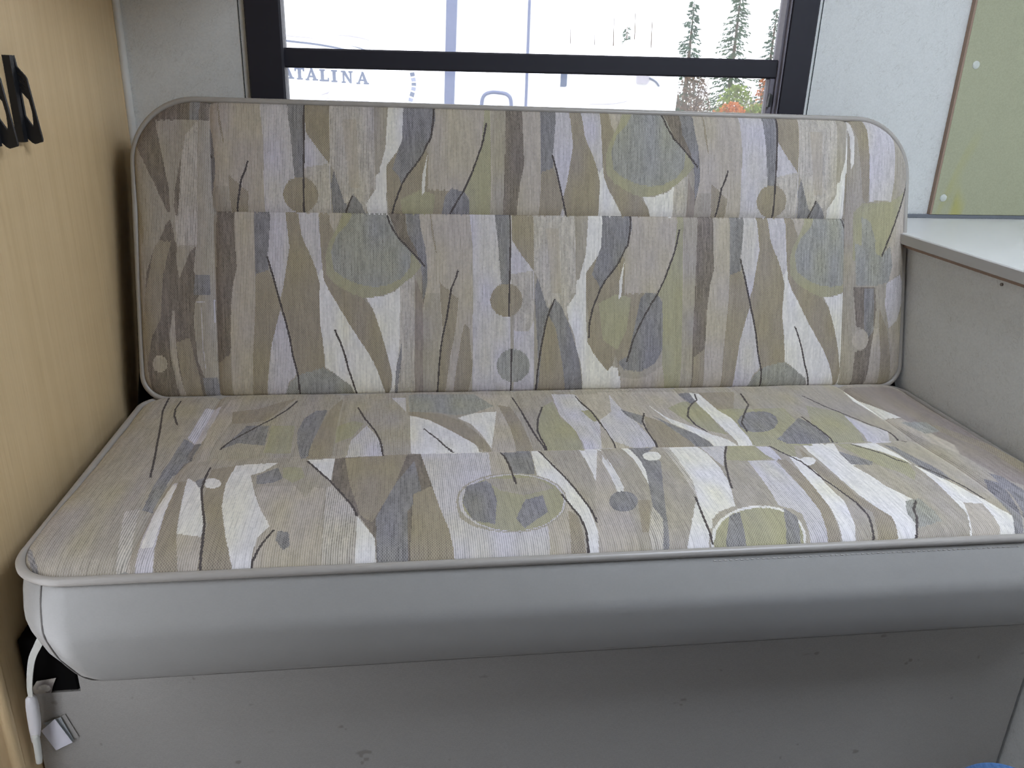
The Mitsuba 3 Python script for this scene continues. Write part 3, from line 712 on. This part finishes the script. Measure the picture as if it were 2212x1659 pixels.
hwb = lambda v: half_width(v, 0, LEN, R_LO, R_HI)
const = lambda c: (lambda v: np.full_like(v, c))
eps = 1e-4
# back cushion
back_ring = rrect(-HW, HW, 0, LEN, (R_LO, R_LO, R_HI, R_HI), 16, 30)
def back_ring_at(out, h):
    c = np.array([0, LEN / 2]); p = back_ring.copy()
    p = c + (p - c) * (1 + out / np.array([HW, LEN / 2]))
    return back_at(p[:, 0], p[:, 1], h)
shell = loft([back_ring_at(-0.002, -0.004), back_ring_at(0.004, -0.010), back_ring_at(0.007, -0.03), back_ring_at(0.007, -0.075), back_ring_at(0.002, -0.092), back_ring_at(-0.012, -0.098)])
bk = part(sofa, 'back_cushion', shell, 'vinyl', 50, label='grey vinyl casing of the backrest')
sofa_now = bk
cloth_panel('cloth_panel', lambda v: -hwb(v), const(-SEAM), eps, LEN - eps, 46, 200, back_at, back_h, 0, False, 'left side panel of patterned cloth')
cloth_panel('cloth_panel', const(SEAM), hwb, eps, LEN - eps, 46, 200, back_at, back_h, 0, False, 'right side panel of patterned cloth')
cloth_panel('cloth_panel', const(-SEAM), const(SEAM), eps, VS, 420, 120, back_at, back_h, 0, False, 'lower middle panel of patterned cloth')
cloth_panel('cloth_panel', const(-SEAM), const(SEAM), VS, LEN - eps, 420, 80, back_at, back_h, 0, False, 'upper strip of patterned cloth')
part(bk, 'piping', tube(back_ring_at(0.003, -0.003), 0.0055, 10, True), 'piping_vinyl', True, label='grey vinyl piping')
# seat cushion
seat_ring = lambda x0, x1, y0, y1, r=0.062: rrect(x0, x1, y0, y1, (r, r, 0.05, 0.05), 18, 60)
def seat_level(dx, dy, z, r=0.069):
    p = seat_ring(-SW - dx, SW + dx, -SD - dy, 0.022, r)
    return np.column_stack([p, np.full(len(p), z)])
casing = loft([seat_level(*a) for a in ((-0.030, -0.060, 0.272, .03), (-0.022, -0.026, 0.269, .03), (-0.014, 0.000, 0.270, .04), (-0.010, 0.016, 0.276, .055), (-0.006, 0.027, 0.290, .068), (-0.003, 0.0325, 0.32, .074),
                                            (-0.001, 0.0345, 0.348, .076), (0.000, 0.0335, 0.360, .076), (0.001, 0.0290, 0.3695, .076), (0.002, 0.0180, 0.388, .074), (0.001, 0.0065, 0.406, .071), (-0.002, -0.002, 0.416, .069))])
# the ends of the casing sweep in towards the bottom
V = casing.vertices.copy()
t = np.clip((0.385 - V[:, 2]) / 0.115, 0, 1)
sweep = 0.062 * t ** 2.6
near = np.clip((np.abs(V[:, 0]) - 0.55) / 0.2, 0, 1)
V[:, 0] -= np.sign(V[:, 0]) * sweep * near
casing.vertices = V
st = part(sofa, 'seat_cushion', casing, 'vinyl', 50, label='grey vinyl front and sides of the seat cushion')
sofa_now = st
def seat_at(x, v, h):
    x, v, h = np.broadcast_arrays(np.asarray(x, float), v, h)
    return np.stack([x, v, ZS - 0.003 + h], -1)
hws = lambda y: half_width(-y, -0.022, SD, 0.05, 0.069, SW)
cloth_panel('cloth_panel', lambda y: -hws(y), const(-SEAM), 0.022 - eps, -SD + eps, 46, 200, seat_at, seat_h, SEAT_SHIFT, True, 'left end panel of patterned cloth')
cloth_panel('cloth_panel', const(SEAM), hws, 0.022 - eps, -SD + eps, 46, 200, seat_at, seat_h, SEAT_SHIFT, True, 'right end panel of patterned cloth')
cloth_panel('cloth_panel', const(-SEAM), const(SEAM), 0.022 - eps, -0.26, 420, 90, seat_at, seat_h, SEAT_SHIFT, True, 'rear panel of patterned cloth')
cloth_panel('cloth_panel', const(-SEAM), const(SEAM), -0.26, -SD + eps, 420, 120, seat_at, seat_h, SEAT_SHIFT, True, 'front panel of patterned cloth')
part(st, 'piping', tube(seat_level(0.004, 0.004, 0.4155), 0.0058, 10, True), 'piping_vinyl', True, label='grey vinyl piping')
ring_n = len(seat_ring(-1, 1, -1, 0)); CV = casing.vertices[:12 * ring_n].reshape(12, ring_n, 3)
seam_pts = [CV[k, 12 + int(1.6 * (k - 6) ** 2 / 9) if k < 6 else 12] for k in range(1, 12)]
part(st, 'seam', tube(spline(np.array(seam_pts), 44), 0.0011, 6), 'thread', True, label='sewn corner seam')
st_z, st_y = 0.4045, -SD - 0.0083
for k in range(60):                                            # stitches below the piping
    x = 0.13 + k * 0.0075
    part(st, 'stitch', tube([(x, st_y, st_z), (x + 0.0036, st_y - 0.0002, st_z)], 0.0006, 5), 'piping_vinyl')
# base with a corner cut out for the hinge
notch = Polygon([(-0.794, ZF), (0.750, ZF), (0.750, 0.30), (-0.7255, 0.30), (-0.7255, 0.1765), (-0.794, 0.1765)])
part(sofa, 'base_panel', extrude_xz(notch, -0.475, -0.455), 'base_vinyl', label='grey vinyl covered base of the sofa')
hb = part(sofa, 'hinge_box', bevel_box(-0.7935, -0.7265, -0.4750, -0.32, 0.1775, 0.268, 0.003), 'black_cloth', label='black hinge box in the corner of the base')
gap_plate = Polygon([(-0.44, 0.20), (0.10, 0.20), (0.135, 0.42), (0.245, 0.82), (0.225, 0.86), (0.165, 0.82), (0.055, 0.455), (0.02, 0.40), (-0.44, 0.38)])  # black plates added at both ends to darken the gap beside the sofa
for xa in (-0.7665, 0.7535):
    m = trimesh.creation.extrude_polygon(gap_plate, 0.003, engine='earcut')
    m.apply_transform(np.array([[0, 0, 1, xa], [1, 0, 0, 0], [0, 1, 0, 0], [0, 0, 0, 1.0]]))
    part(sofa, 'added_gap_plate', m, 'black_cloth', label='added black plate darkening the gap at the sofa end')
part(sofa, 'rear_support', box(-0.72, 0.74, -0.44, 0.02, 0.20, 0.262), 'black_cloth')

# ------------------------------------------------------------------ strap, tag and card at the left foot of the sofa
tg = [(-0.7840, -0.478, 0.1790), (-0.7853, -0.480, 0.1889), (-0.7763, -0.4815, 0.2028), (-0.764, -0.4795, 0.2030), (-0.7520, -0.479, 0.2045), (-0.7570, -0.4805, 0.193), (-0.7625, -0.478, 0.1790)]
tv = np.array(tg + [(-0.7696, -0.4845, 0.191)])
tv = np.vstack([tv, tv + [0, 0.0008, 0]])
tf = [(k, (k + 1) % 7, 7) for k in range(7)] + [(8 + (k + 1) % 7, 8 + k, 15) for k in range(7)]
tf += [f for k in range(7) for f in ((k, 8 + k, 8 + (k + 1) % 7), (k, 8 + (k + 1) % 7, (k + 1) % 7))]
def tag_col(p, n, uv):
    s = smoothstep(0.52, 0.66, noise(p.x * 90, p.z * 110, 3.0)) * smoothstep(0.016, 0.008, dr.sqrt(dr.square(p.x + 0.766) + dr.square(p.z - 0.190)))
    return mix(srgb(186, 180, 170), srgb(120, 112, 108), s)
textured('crumpled_label', tag_col, 0.6, 0.3)
one('care_label', trimesh.Trimesh(tv, tf), 'crumpled_label', 'crumpled grey label lying in front of the black hinge box', 'label')

cord = thing('pull_cord', 'white pull cord with a white plastic grip hanging at the sofa corner', 'cord')
strap = spline([(-0.7480, -0.500, 0.288), (-0.7550, -0.502, 0.2755), (-0.7630, -0.503, 0.2600), (-0.7690, -0.504, 0.2385), (-0.7742, -0.504, 0.2114), (-0.7765, -0.502, 0.192)], 24)
def ribbon(c, w, th, side=(1, 0, 0)):
    side = np.array(side, float); out = np.array((0, 1, 0.0)); R = []
    w = np.broadcast_to(w, (len(c),))
    for p, ww in zip(c, w):
        R.append(np.array([p - side * ww - out * th, p + side * ww - out * th, p + side * ww + out * th, p - side * ww + out * th]))
    return loft(R)
part(cord, 'strap', ribbon(strap, np.linspace(0.0052, 0.0028, 24), 0.0012, (0.94, 0, -0.34)), 'strap_white', label='flat white strap')
grip = [np.column_stack([x + r * np.cos(a), np.full(16, -0.502) + r * 0.8 * np.sin(a), np.full(16, z)]) for a in [np.arange(16) / 16 * 2 * np.pi] for x, z, r in
        ((-0.7765, 0.1965, 0.0040), (-0.7765, 0.193, 0.0070), (-0.7772, 0.180, 0.0082), (-0.7785, 0.160, 0.0084), (-0.7800, 0.143, 0.0078), (-0.7820, 0.128, 0.0062), (-0.7838, 0.119, 0.0046), (-0.7840, 0.117, 0.002))]
part(cord, 'grip', loft(grip), 'white_plastic', 40, label='white plastic grip')
part(cord, 'tail', tube(spline([(-0.7805, -0.504, 0.134), (-0.7815, -0.504, 0.112), (-0.7830, -0.504, 0.090), (-0.7838, -0.504, 0.083)], 14), np.linspace(0.0048, 0.0042, 14), 8), 'strap_white', True, label='white cord end')

card = thing('paper_card', 'small white paper card leaning against the sofa base', 'card')
def slab_quad(c, y, th):
    V = np.array([(x, y + 0.0 * k, z) for k, (x, z) in enumerate(c)]); V = np.vstack([V, V + [0, th, 0]])
    F = [(0, 1, 2), (0, 2, 3), (4, 6, 5), (4, 7, 6)] + [f for k in range(4) for f in ((k, 4 + k, 4 + (k + 1) % 4), (k, 4 + (k + 1) % 4, (k + 1) % 4))]
    m = trimesh.Trimesh(V, F); m.fix_normals(); return m
part(card, 'front_leaf', slab_quad([(-0.7835, 0.1187), (-0.7699, 0.0821), (-0.7460, 0.0944), (-0.7624, 0.1382)], -0.4835, 0.0005), 'paper_white')
part(card, 'rear_leaf', slab_quad([(-0.7796, 0.1288), (-0.7665, 0.0870), (-0.7455, 0.0940), (-0.7566, 0.1369)], -0.4795, 0.0005), 'paper_back', label='grey-white rear leaf')
part(card, 'backing', slab_quad([(-0.7690, 0.1310), (-0.7560, 0.0870), (-0.7395, 0.0976), (-0.7513, 0.1390)], -0.4768, 0.0005), 'base_vinyl', label='dull grey backing')

# ------------------------------------------------------------------ counter and panel on the right
ct = thing('side_counter', 'white laminate counter with flecked side panel at the right of the sofa', 'counter')
part(ct, 'worktop', bevel_box(0.7375, XR - 0.001, -1.30, YB - 0.008, 0.707, 0.725, 0.0015), 'counter_top', label='white worktop')
part(ct, 'edge_band', bevel_box(0.7340, 0.7378, -1.30, YB - 0.008, 0.7045, 0.7245, 0.001), 'counter_band', label='grey edge band')
part(ct, 'rail', box(0.7445, 0.760, -1.30, YB - 0.01, 0.697, 0.7045), 'panel_edge', label='thin brown rail below the worktop')
part(ct, 'side_panel', box(0.757, 0.775, -1.30, YB - 0.002, ZF, 0.705), 'wallpaper', label='flecked side panel')
part(ct, 'back_joint', box(0.74, XR - 0.001, YB - 0.010, YB - 0.0005, 0.7255, 0.7335), 'counter_joint', label='dark joint along the back wall')
sc = trimesh.creation.cylinder(0.0028, 0.004, sections=16); sc.apply_transform(trimesh.transformations.rotation_matrix(np.pi / 2, (0, 1, 0))); sc.apply_translation((0.7565, -0.197, 0.687))
part(ct, 'screw', sc, 'screw_metal')
pn = thing('wall_panel', 'pale yellow-green laminate panel standing on the counter', 'panel')
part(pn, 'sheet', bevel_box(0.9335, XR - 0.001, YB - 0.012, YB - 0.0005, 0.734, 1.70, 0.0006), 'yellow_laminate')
part(pn, 'edge', box(0.9290, 0.9336, YB - 0.0115, YB - 0.0005, 0.734, 1.70), 'panel_edge', label='brown left edge')
for x, z in ((0.9615, 1.054), (0.9535, 0.7715)):
    prof = np.array([(0, 0.0020), (0.0034, 0.0022), (0.0062, 0.0021), (0.0080, 0.0012), (0.0085, 0.0)])
    c = trimesh.creation.revolve(prof, sections=28)
    c.apply_transform(trimesh.transformations.rotation_matrix(np.pi / 2, (1, 0, 0))); c.apply_translation((x, YB - 0.012, z))
    part(pn, 'screw_cap', c, 'cap_white', 40, label='white screw cap')

# ------------------------------------------------------------------ the photographer's knee
def denim_col(p, n, uv):
    tw = noise((p.x + p.z) * 900, (p.y - p.x) * 300, 1.0)
    f = fbm(p.x * 30, p.y * 30, p.z * 30)
    return mix(srgb(46, 74, 116), srgb(92, 124, 168), f * 0.6 + tw * 0.4)
textured('denim', denim_col, 0.9, 0.1)
plain('shoe_rubber', srgb(40, 40, 42), 0.7, 0.2)
import manifold3d as m3
def limb(pts):
    parts = []
    for (a, ra), (b, rb) in zip(pts[:-1], pts[1:]):
        s1 = m3.Manifold.sphere(ra, 32).translate(a); s2 = m3.Manifold.sphere(rb, 32).translate(b)
        parts.append(m3.Manifold.batch_hull([s1, s2]))
    m = m3.Manifold.batch_boolean(parts, m3.OpType.Add).refine_to_length(0.012).to_mesh()
    t = trimesh.Trimesh(m.vert_properties[:, :3], m.tri_verts, process=True)
    trimesh.smoothing.filter_taubin(t, iterations=24)
    return t
KX, KY, KZ = 0.405, -0.83, 0.200
pr = thing('person', 'knee of a seated person in blue jeans in the lower right corner', 'person')
HX, HY, HZ = 0.04, -1.66, 0.17                                # hips, behind and below the camera
leg = limb([((HX, HY, HZ), 0.125), ((HX + 0.10, HY + 0.12, HZ + 0.03), 0.098), ((KX - 0.06, KY - 0.30, KZ + 0.02), 0.084), ((KX, KY, KZ + 0.005), 0.066), ((KX + 0.01, KY - 0.02, KZ - 0.05), 0.060), ((KX + 0.02, KY - 0.10, 0.06), 0.062), ((KX + 0.03, KY - 0.19, ZF + 0.075), 0.047),
            ((KX + 0.02, KY - 0.10, 0.06), 0.062), ((KX + 0.01, KY - 0.02, KZ - 0.05), 0.060), ((KX, KY, KZ + 0.005), 0.066), ((KX - 0.06, KY - 0.30, KZ + 0.02), 0.084), ((HX, HY, HZ), 0.125),
            ((HX - 0.17, HY + 0.02, HZ), 0.120), ((HX - 0.24, HY + 0.20, HZ - 0.05), 0.092), ((HX - 0.26, HY + 0.42, ZF + 0.085), 0.072), ((HX - 0.25, HY + 0.20, ZF + 0.07), 0.062), ((HX - 0.23, HY - 0.02, ZF + 0.055), 0.046)])
torso = limb([((HX - 0.08, HY, HZ + 0.10), 0.135), ((HX - 0.13, HY + 0.02, HZ + 0.34), 0.150), ((HX - 0.22, HY + 0.04, HZ + 0.53), 0.115), ((HX - 0.30, HY + 0.05, HZ + 0.60), 0.062), ((HX - 0.22, HY + 0.04, HZ + 0.53), 0.115),
              ((HX - 0.05, HY + 0.03, HZ + 0.55), 0.075), ((HX + 0.06, HY + 0.12, HZ + 0.36), 0.052), ((HX - 0.20, HY + 0.20, HZ + 0.56), 0.040), ((HX + 0.06, HY + 0.12, HZ + 0.36), 0.052), ((HX - 0.05, HY + 0.03, HZ + 0.55), 0.075), ((HX - 0.22, HY + 0.04, HZ + 0.53), 0.115),
              ((HX - 0.40, HY + 0.05, HZ + 0.52), 0.075), ((HX - 0.56, HY + 0.10, HZ + 0.34), 0.052), ((HX - 0.56, HY + 0.18, HZ + 0.58), 0.040)])
plain('knit_grey', srgb(70, 72, 78), 0.9, 0.1)
part(pr, 'sweater', torso, 'knit_grey', True, label='dark grey sweater')
part(pr, 'jeans', leg, 'denim', True, label='blue denim trouser leg')
shoe = limb([((KX + 0.03, KY - 0.22, ZF + 0.052), 0.045), ((KX + 0.035, KY - 0.12, ZF + 0.045), 0.042), ((KX + 0.04, KY - 0.02, ZF + 0.032), 0.030)])
shoe.vertices[:, 2] = np.maximum(shoe.vertices[:, 2], ZF + 0.001)
part(pr, 'shoe', shoe, 'shoe_rubber', True)

# ------------------------------------------------------------------ outside: parked trailers, trees
GZ = -0.95
def gravel(p, n, uv):
    return mix(srgb(120, 118, 112), srgb(168, 166, 160), fbm(p.x * 3, p.y * 3, 1.0))
textured('gravel', gravel, 0.95, 0.1)
struct('ground_outside', trimesh.Trimesh([(-120, 0.5, GZ), (160, 0.5, GZ), (160, 220, GZ), (-120, 220, GZ)], [(0, 1, 2), (0, 2, 3)]), 'gravel', 'wet gravel yard outside the window')
plain('trailer_white', srgb(238, 238, 238), 0.4, 0.4)
plain('decal_blue', srgb(112, 120, 140), 0.5, 0.3)
plain('decal_pale', srgb(178, 174, 182), 0.5, 0.3)
plain('decal_mid', srgb(150, 156, 178), 0.5, 0.3)
plain('trim_slate', srgb(104, 112, 140), 0.5, 0.4)
plain('dark_glass', srgb(70, 84, 112), 0.12, 0.6)
plain('tyre', srgb(30, 30, 32), 0.9, 0.1)
class Wall:
    def __init__(s, P0, psi):
        s.o = np.array([P0[0], P0[1], 0.0]); c, n = math.cos(psi), math.sin(psi)
        s.M = np.eye(4); s.M[:3, 0] = (c, n, 0); s.M[:3, 1] = (0, 0, 1); s.M[:3, 2] = (n, -c, 0); s.M[:3, 3] = s.o
    def put(s, m):
        m = m.copy(); m.apply_transform(s.M); return m
    def ext(s, poly, d0, d1):
        ms = []
        for g in getattr(poly, 'geoms', [poly]):
            m = trimesh.creation.extrude_polygon(g, d1 - d0, engine='earcut'); m.apply_translation((0, 0, d0)); ms.append(m)
        return s.put(trimesh.util.concatenate(ms))
A = Wall((-1.044, 7.309), -0.30)
ta = thing('travel_trailer', 'white travel trailer with dark lettering parked beyond the window at left', 'trailer')
part(ta, 'body', A.ext(sbox(-4.2, -0.45, 2.075, 2.35).buffer(0.04), -2.4, 0.0), 'trailer_white')
for sx in (-3.2, -2.3):
    wh = trimesh.creation.cylinder(0.36, 0.22, sections=32); wh.apply_translation((sx, GZ + 0.36, -0.16)); part(ta, 'wheel', A.put(wh), 'tyre', 30)
part(ta, 'hitch_foot', A.ext(sbox(1.5, GZ, 1.6, -0.42), -0.9, -0.8), 'tyre')
SER = 0.07
def letter(ch):
    bx = sbox
    if ch == 'A':
        g = [Polygon([(-.44, 0), (-.36, 0), (0.02, .9), (0.02, 1.0), (-.02, 1.0)]), Polygon([(-.06, 1.02), (.06, 1.02), (.46, 0), (.22, 0)]), bx(-.25, .28, .25, .36), bx(-.54, 0, -.26, SER), bx(.12, 0, .56, SER)]
    elif ch == 'T':
        g = [bx(-.11, 0, .11, 1), bx(-.42, .9, .42, 1), bx(-.24, 0, .24, SER), bx(-.42, .74, -.36, 1), bx(.36, .74, .42, 1)]
    elif ch == 'L':
        g = [bx(-.28, 0, -.06, 1), bx(-.4, 0, .4, .09), bx(-.4, 1 - SER, .06, 1), bx(.34, 0, .4, .26)]
    elif ch == 'I':
        g = [bx(-.11, 0, .11, 1), bx(-.24, 0, .24, SER), bx(-.24, 1 - SER, .24, 1)]
    elif ch == 'N':
        g = [bx(-.36, 0, -.28, 1), bx(.30, 0, .38, 1), Polygon([(-.4, 1), (-.18, 1), (.38, 0), (.26, 0)]), bx(-.48, 0, -.16, SER), bx(-.5, 1 - SER, -.2, 1), bx(.18, 1 - SER, .5, 1)]
    else:
        ring = Point(0.02, .5).buffer(.52).difference(affinity.translate(affinity.scale(Point(0, .5).buffer(.46), 0.74, 0.96), .08, 0))
        g = [ring.difference(bx(.22, .24, .7, .76)), bx(.28, .66, .36, .98), bx(.28, .02, .36, .30)]
    return shapely.union_all(g)
CAP, X0 = 0.098, -0.256
for ch, sx in zip('CATALINA', (-.515, -.383, -.256, -.129, .005, .111, .245, .407)):
    g = affinity.translate(affinity.scale(letter(ch), CAP * 1.16, CAP * 1.08, origin=(0, 0)).buffer(0.0035), sx, 0.949 - 0.035 * (sx + 0.314) - 0.004)
    part(ta, 'letter', A.ext(g, 0.0, 0.004), 'decal_blue', label=f'dark serif letter {ch}')
tm = meshkit.text_mesh('Coachmen', 0.062, 0.003)
sxx = 0.47 / (tm.bounds[1][0] - tm.bounds[0][0]); tm.apply_scale((sxx, 1, 1)); tm.apply_translation((0.0 - tm.bounds[0][0], 0.712, 0.0))
part(ta, 'lettering', A.put(tm), 'decal_pale', label='small pale lettering Coachmen')
part(ta, 'emblem', A.ext(Polygon([(-.055, .796), (-.02, .800), (.0, .808), (.035, .812), (.05, .832), (.062, .845), (.03, .826), (-.005, .815), (-.03, .806)]), 0, 0.003), 'decal_pale', label='small flying emblem')
def stripe(pts, w):
    c = spline([(a, b, 0) for a, b in pts], 40)[:, :2]
    return LineString(c).buffer(w / 2)
part(ta, 'swoosh', A.ext(stripe([(-2.2, 1.45), (-.9, 1.335), (-.4, 1.298), (-.027, 1.268), (.25, 1.225), (.46, 1.165)], 0.017), 0, 0.003), 'decal_blue', label='slate swoosh line')
part(ta, 'swoosh', A.ext(stripe([(-2.2, 1.48), (-.9, 1.378), (-.4, 1.345), (-.1, 1.328)], 0.006), 0, 0.003), 'decal_pale', label='thin pale swoosh line')
part(ta, 'swoosh', A.ext(Polygon([(.10, 1.362), (.28, 1.352), (.42, 1.333), (.56, 1.305), (.42, 1.343), (.28, 1.361)]), 0, 0.003), 'decal_pale', label='pale swoosh wedge')
part(ta, 'swoosh', A.ext(Polygon([(.28, 1.272), (.40, 1.250), (.50, 1.222), (.56, 1.195), (.44, 1.205), (.40, 1.240)]), 0, 0.003), 'decal_blue', label='slate swoosh tip')
arc_c = spline([(.918, 1.040, 0), (.934, .960, 0), (.932, .890, 0), (.905, .800, 0), (.885, .720, 0), (.84, .62, 0)], 60)
for k in range(0, 60, 7):
    seg = LineString(arc_c[k:min(60, k + 6), :2]).buffer(0.022, cap_style='flat')
    part(ta, 'arc_segment', A.ext(seg, 0, 0.003), 'decal_blue' if (k // 7) % 2 == 0 else 'decal_mid')
part(ta, 'corner_strip', A.ext(Polygon([(1.245, .5), (1.338, .5), (1.387, 2.2), (1.280, 2.2)]), 0, 0.02), 'trim_slate', label='dark upright strip')
part(ta, 'edge_strip', A.ext(sbox(2.052, -0.4, 2.076, 2.3), 0, 0.012), 'trim_slate', label='thin dark edge strip')
hp = spline([(1.628, .55, .05), (1.632, .76, .05), (1.655, .850, .05), (1.72, .883, .05), (1.80, .884, .05), (1.885, .868, .05), (1.925, .80, .05), (1.930, .55, .05)], 60)
hm = tube(hp, 0.017, 10); part(ta, 'grab_handle', A.put(hm), 'trim_slate', True, label='dark arched grab handle')
B = Wall((3.225, 13.188), -0.10)
tb = thing('camper', 'lower white camper with a dark window parked behind the travel trailer', 'camper')
body_b = Polygon([(-3.6, -.45), (1.30, -.45), (1.352, .90), (1.345, 1.40), (1.31, 1.54), (1.22, 1.59), (.9, 1.612), (-.4, 1.630), (-3.6, 1.640)])
part(tb, 'body', B.ext(body_b, -2.2, 0), 'trailer_white')
part(tb, 'roof_unit', B.ext(Polygon([(.40, 1.6), (.448, 1.70), (.48, 1.75), (.66, 1.757), (.70, 1.72), (.72, 1.6)]), -0.9, -0.3), 'trailer_white', label='white roof unit')
part(tb, 'window', B.ext(sbox(-1.31, .962, -.655, 1.20).buffer(0.03), 0, 0.012), 'dark_glass', label='dark window')
part(tb, 'lamp', B.ext(sbox(.625, 1.052, .785, 1.2).buffer(0.026), 0, 0.06), 'decal_pale', label='pale grey lamp')
part(tb, 'cable', B.put(tube(spline([(.80, 1.13, .02), (.88, 1.10, .02), (.95, 1.06, .02), (1.005, .995, .02)], 20), 0.016, 8)), 'decal_blue', True, label='dark cable')
part(tb, 'swoosh', B.ext(stripe([(-.2, .657), (.1, .668), (.3, .690), (.46, .728)], 0.014), 0, 0.004), 'decal_pale', label='thin pale line')
for sx in (-2.4, -0.2):
    wh = trimesh.creation.cylinder(0.35, 0.22, sections=32); wh.apply_translation((sx, GZ + 0.35, -0.15)); part(tb, 'wheel', B.put(wh), 'tyre', 30)

scene['needles'] = {'type': 'principledthin', 'base_color': rgb(srgb(74, 98, 66)), 'roughness': 0.8, 'diff_trans': 0.6}
scene['needles_blue'] = {'type': 'principledthin', 'base_color': rgb(srgb(72, 98, 74)), 'roughness': 0.8, 'diff_trans': 0.6}
scene['leaf_orange'] = {'type': 'principledthin', 'base_color': rgb(srgb(190, 120, 66)), 'roughness': 0.8, 'diff_trans': 0.7}
scene['leaf_green'] = {'type': 'principledthin', 'base_color': rgb(srgb(130, 146, 70)), 'roughness': 0.8, 'diff_trans': 0.7}
plain('bark', srgb(92, 74, 58), 0.9, 0.1)
plain('twig', srgb(112, 94, 78), 0.9, 0.1)
def blades(P, D, L, Wd, rs):
    """flat four-cornered leaves at P along D"""
    n = len(P); S = np.cross(D, rs.normal(size=(n, 3))); S /= np.linalg.norm(S, axis=1, keepdims=True)
    L, Wd = L[:, None], Wd[:, None]
    V = np.stack([P, P + D * L * 0.5 + S * Wd, P + D * L, P + D * L * 0.5 - S * Wd], 1).reshape(-1, 3)
    b = np.arange(n)[:, None] * 4
    F = np.concatenate([b + [0, 1, 2], b + [0, 2, 3]])
    return trimesh.Trimesh(V, F, process=False)
def conifer(x, y, top, spread, seed, mat, label, dens=1.0, group=None):
    rs = np.random.RandomState(seed); H = top - GZ
    key = thing('conifer_tree', label, 'tree', group)
    part(key, 'trunk', tube([(x, y, GZ - .1), (x, y, GZ + H * .6), (x, y, top)], np.array([.16, .08, .012]), 8), 'bark', True)
    P, D, L, Wd = [], [], [], []
    nb = int(150 * dens)
    for k in range(nb):
        t = (k + rs.rand()) / nb
        z = GZ + H * (0.10 + 0.90 * t); ph = rs.rand() * 6.283
        reach = spread * (1 - t) ** 0.85 * rs.uniform(.55, 1.15) + 0.08
        droop = -0.25 - 0.25 * (1 - t)
        d = np.array([math.cos(ph), math.sin(ph), droop]); d /= np.linalg.norm(d)
        m = int(8 + reach * 11)
        s = rs.rand(m) ** 0.7 * reach
        base = np.array([x, y, z]) + d * s[:, None] + np.array([0, 0, 0.10]) * (s[:, None] / reach) ** 2 * reach
        side = np.cross(d, [0, 0, 1]); side /= np.linalg.norm(side)
        dd = d * 0.7 + side * rs.uniform(-1, 1, (m, 1)) + np.array([0, 0, -.25]) + 0.2 * rs.normal(size=(m, 3)); dd /= np.linalg.norm(dd, axis=1, keepdims=True)
        P.append(base); D.append(dd); L.append(rs.uniform(.16, .38, m) * (1.15 - 0.5 * s / reach)); Wd.append(rs.uniform(.018, .045, m))
    part(key, 'foliage', blades(np.concatenate(P), np.concatenate(D), np.concatenate(L), np.concatenate(Wd), rs), mat)
conifer(15.0, 43.0, 5.25, 1.25, 11, 'needles_blue', 'slim conifer, left of the three tall ones through the window', 1.0)
conifer(18.85, 46.4, 6.7, 1.9, 12, 'needles', 'broad tall conifer, middle of the three through the window', 1.5)
conifer(23.0, 50.6, 5.75, 1.25, 13, 'needles_blue', 'slim conifer beside the right window jamb', 0.9)
conifer(13.1, 49.0, 4.25, 0.6, 14, 'needles_blue', 'small distant conifer behind the camper roof', 0.4)
for k, (px, top, y) in enumerate(((8.2, 4.4, 50), (9.9, 4.1, 50), (11.4, 3.9, 50), (12.9, 4.9, 51.5), (14.1, 5.2, 51), (14.9, 4.9, 50))):
    one('bare_tree', tube([(px, y, GZ), (px + .06, y, top * .6), (px - .04, y, top)], np.array([.05, .035, .012]), 6), 'twig', 'thin bare trunk far behind the camper roof', 'tree', 'bare trunks behind the camper', smooth=True)
def shrub(x, y, top, rx, seed, mat, label, n=700, leaf=.22):
    rs = np.random.RandomState(seed); key = thing('shrub', label, 'shrub')
    tw = []
    for k in range(26):
        ph, r = rs.rand() * 6.28, rs.rand() ** .5 * rx
        ex = np.array([x + r * math.cos(ph), y + r * .6 * math.sin(ph), GZ + (top - GZ) * rs.uniform(.6, 1.0)])
        tw.append(tube(spline([(x + .2 * (ex[0] - x), y, GZ), (x + .6 * (ex[0] - x), y, GZ + .5 * (ex[2] - GZ)), ex], 6), np.linspace(.03, .008, 6), 5))
    part(key, 'stems', trimesh.util.concatenate(tw), 'twig', True)
    ph, r, t = rs.rand(n) * 6.28, rs.rand(n) ** .5, rs.rand(n)
    w = np.sqrt(np.maximum(0.05, 1 - (1.25 * t - .25) ** 2))
    P = np.column_stack([x + rx * r * w * np.cos(ph), y + .6 * rx * r * w * np.sin(ph), GZ + (top - GZ) * t])
    D = rs.normal(size=(n, 3)); D /= np.linalg.norm(D, axis=1, keepdims=True)
    part(key, 'foliage', blades(P, D, rs.uniform(.5, 1.2, n) * leaf, rs.uniform(.2, .45, n) * leaf, rs), mat)
shrub(12.6, 35.0, 1.55, 1.0, 21, 'twig', 'grey leafless shrub below the slim conifer', 900, .15)
shrub(15.9, 38.0, 1.15, 1.15, 22, 'leaf_green', 'yellow-green shrub below the broad conifer', 900, .2)
shrub(20.6, 44.5, 2.2, 1.0, 23, 'leaf_orange', 'orange autumn shrub between the conifers', 700)
shrub(18.3, 37.5, 1.1, 1.0, 24, 'twig', 'grey shrub beside the window jamb', 800, .15)
shrub(12.9, 31.0, 0.45, 1.0, 25, 'leaf_orange', 'low brown shrub in front of the grey one', 700, .16)
shrub(14.9, 33.0, 0.40, 0.9, 26, 'leaf_green', 'low bright green shrub in front of the conifers', 700, .18)
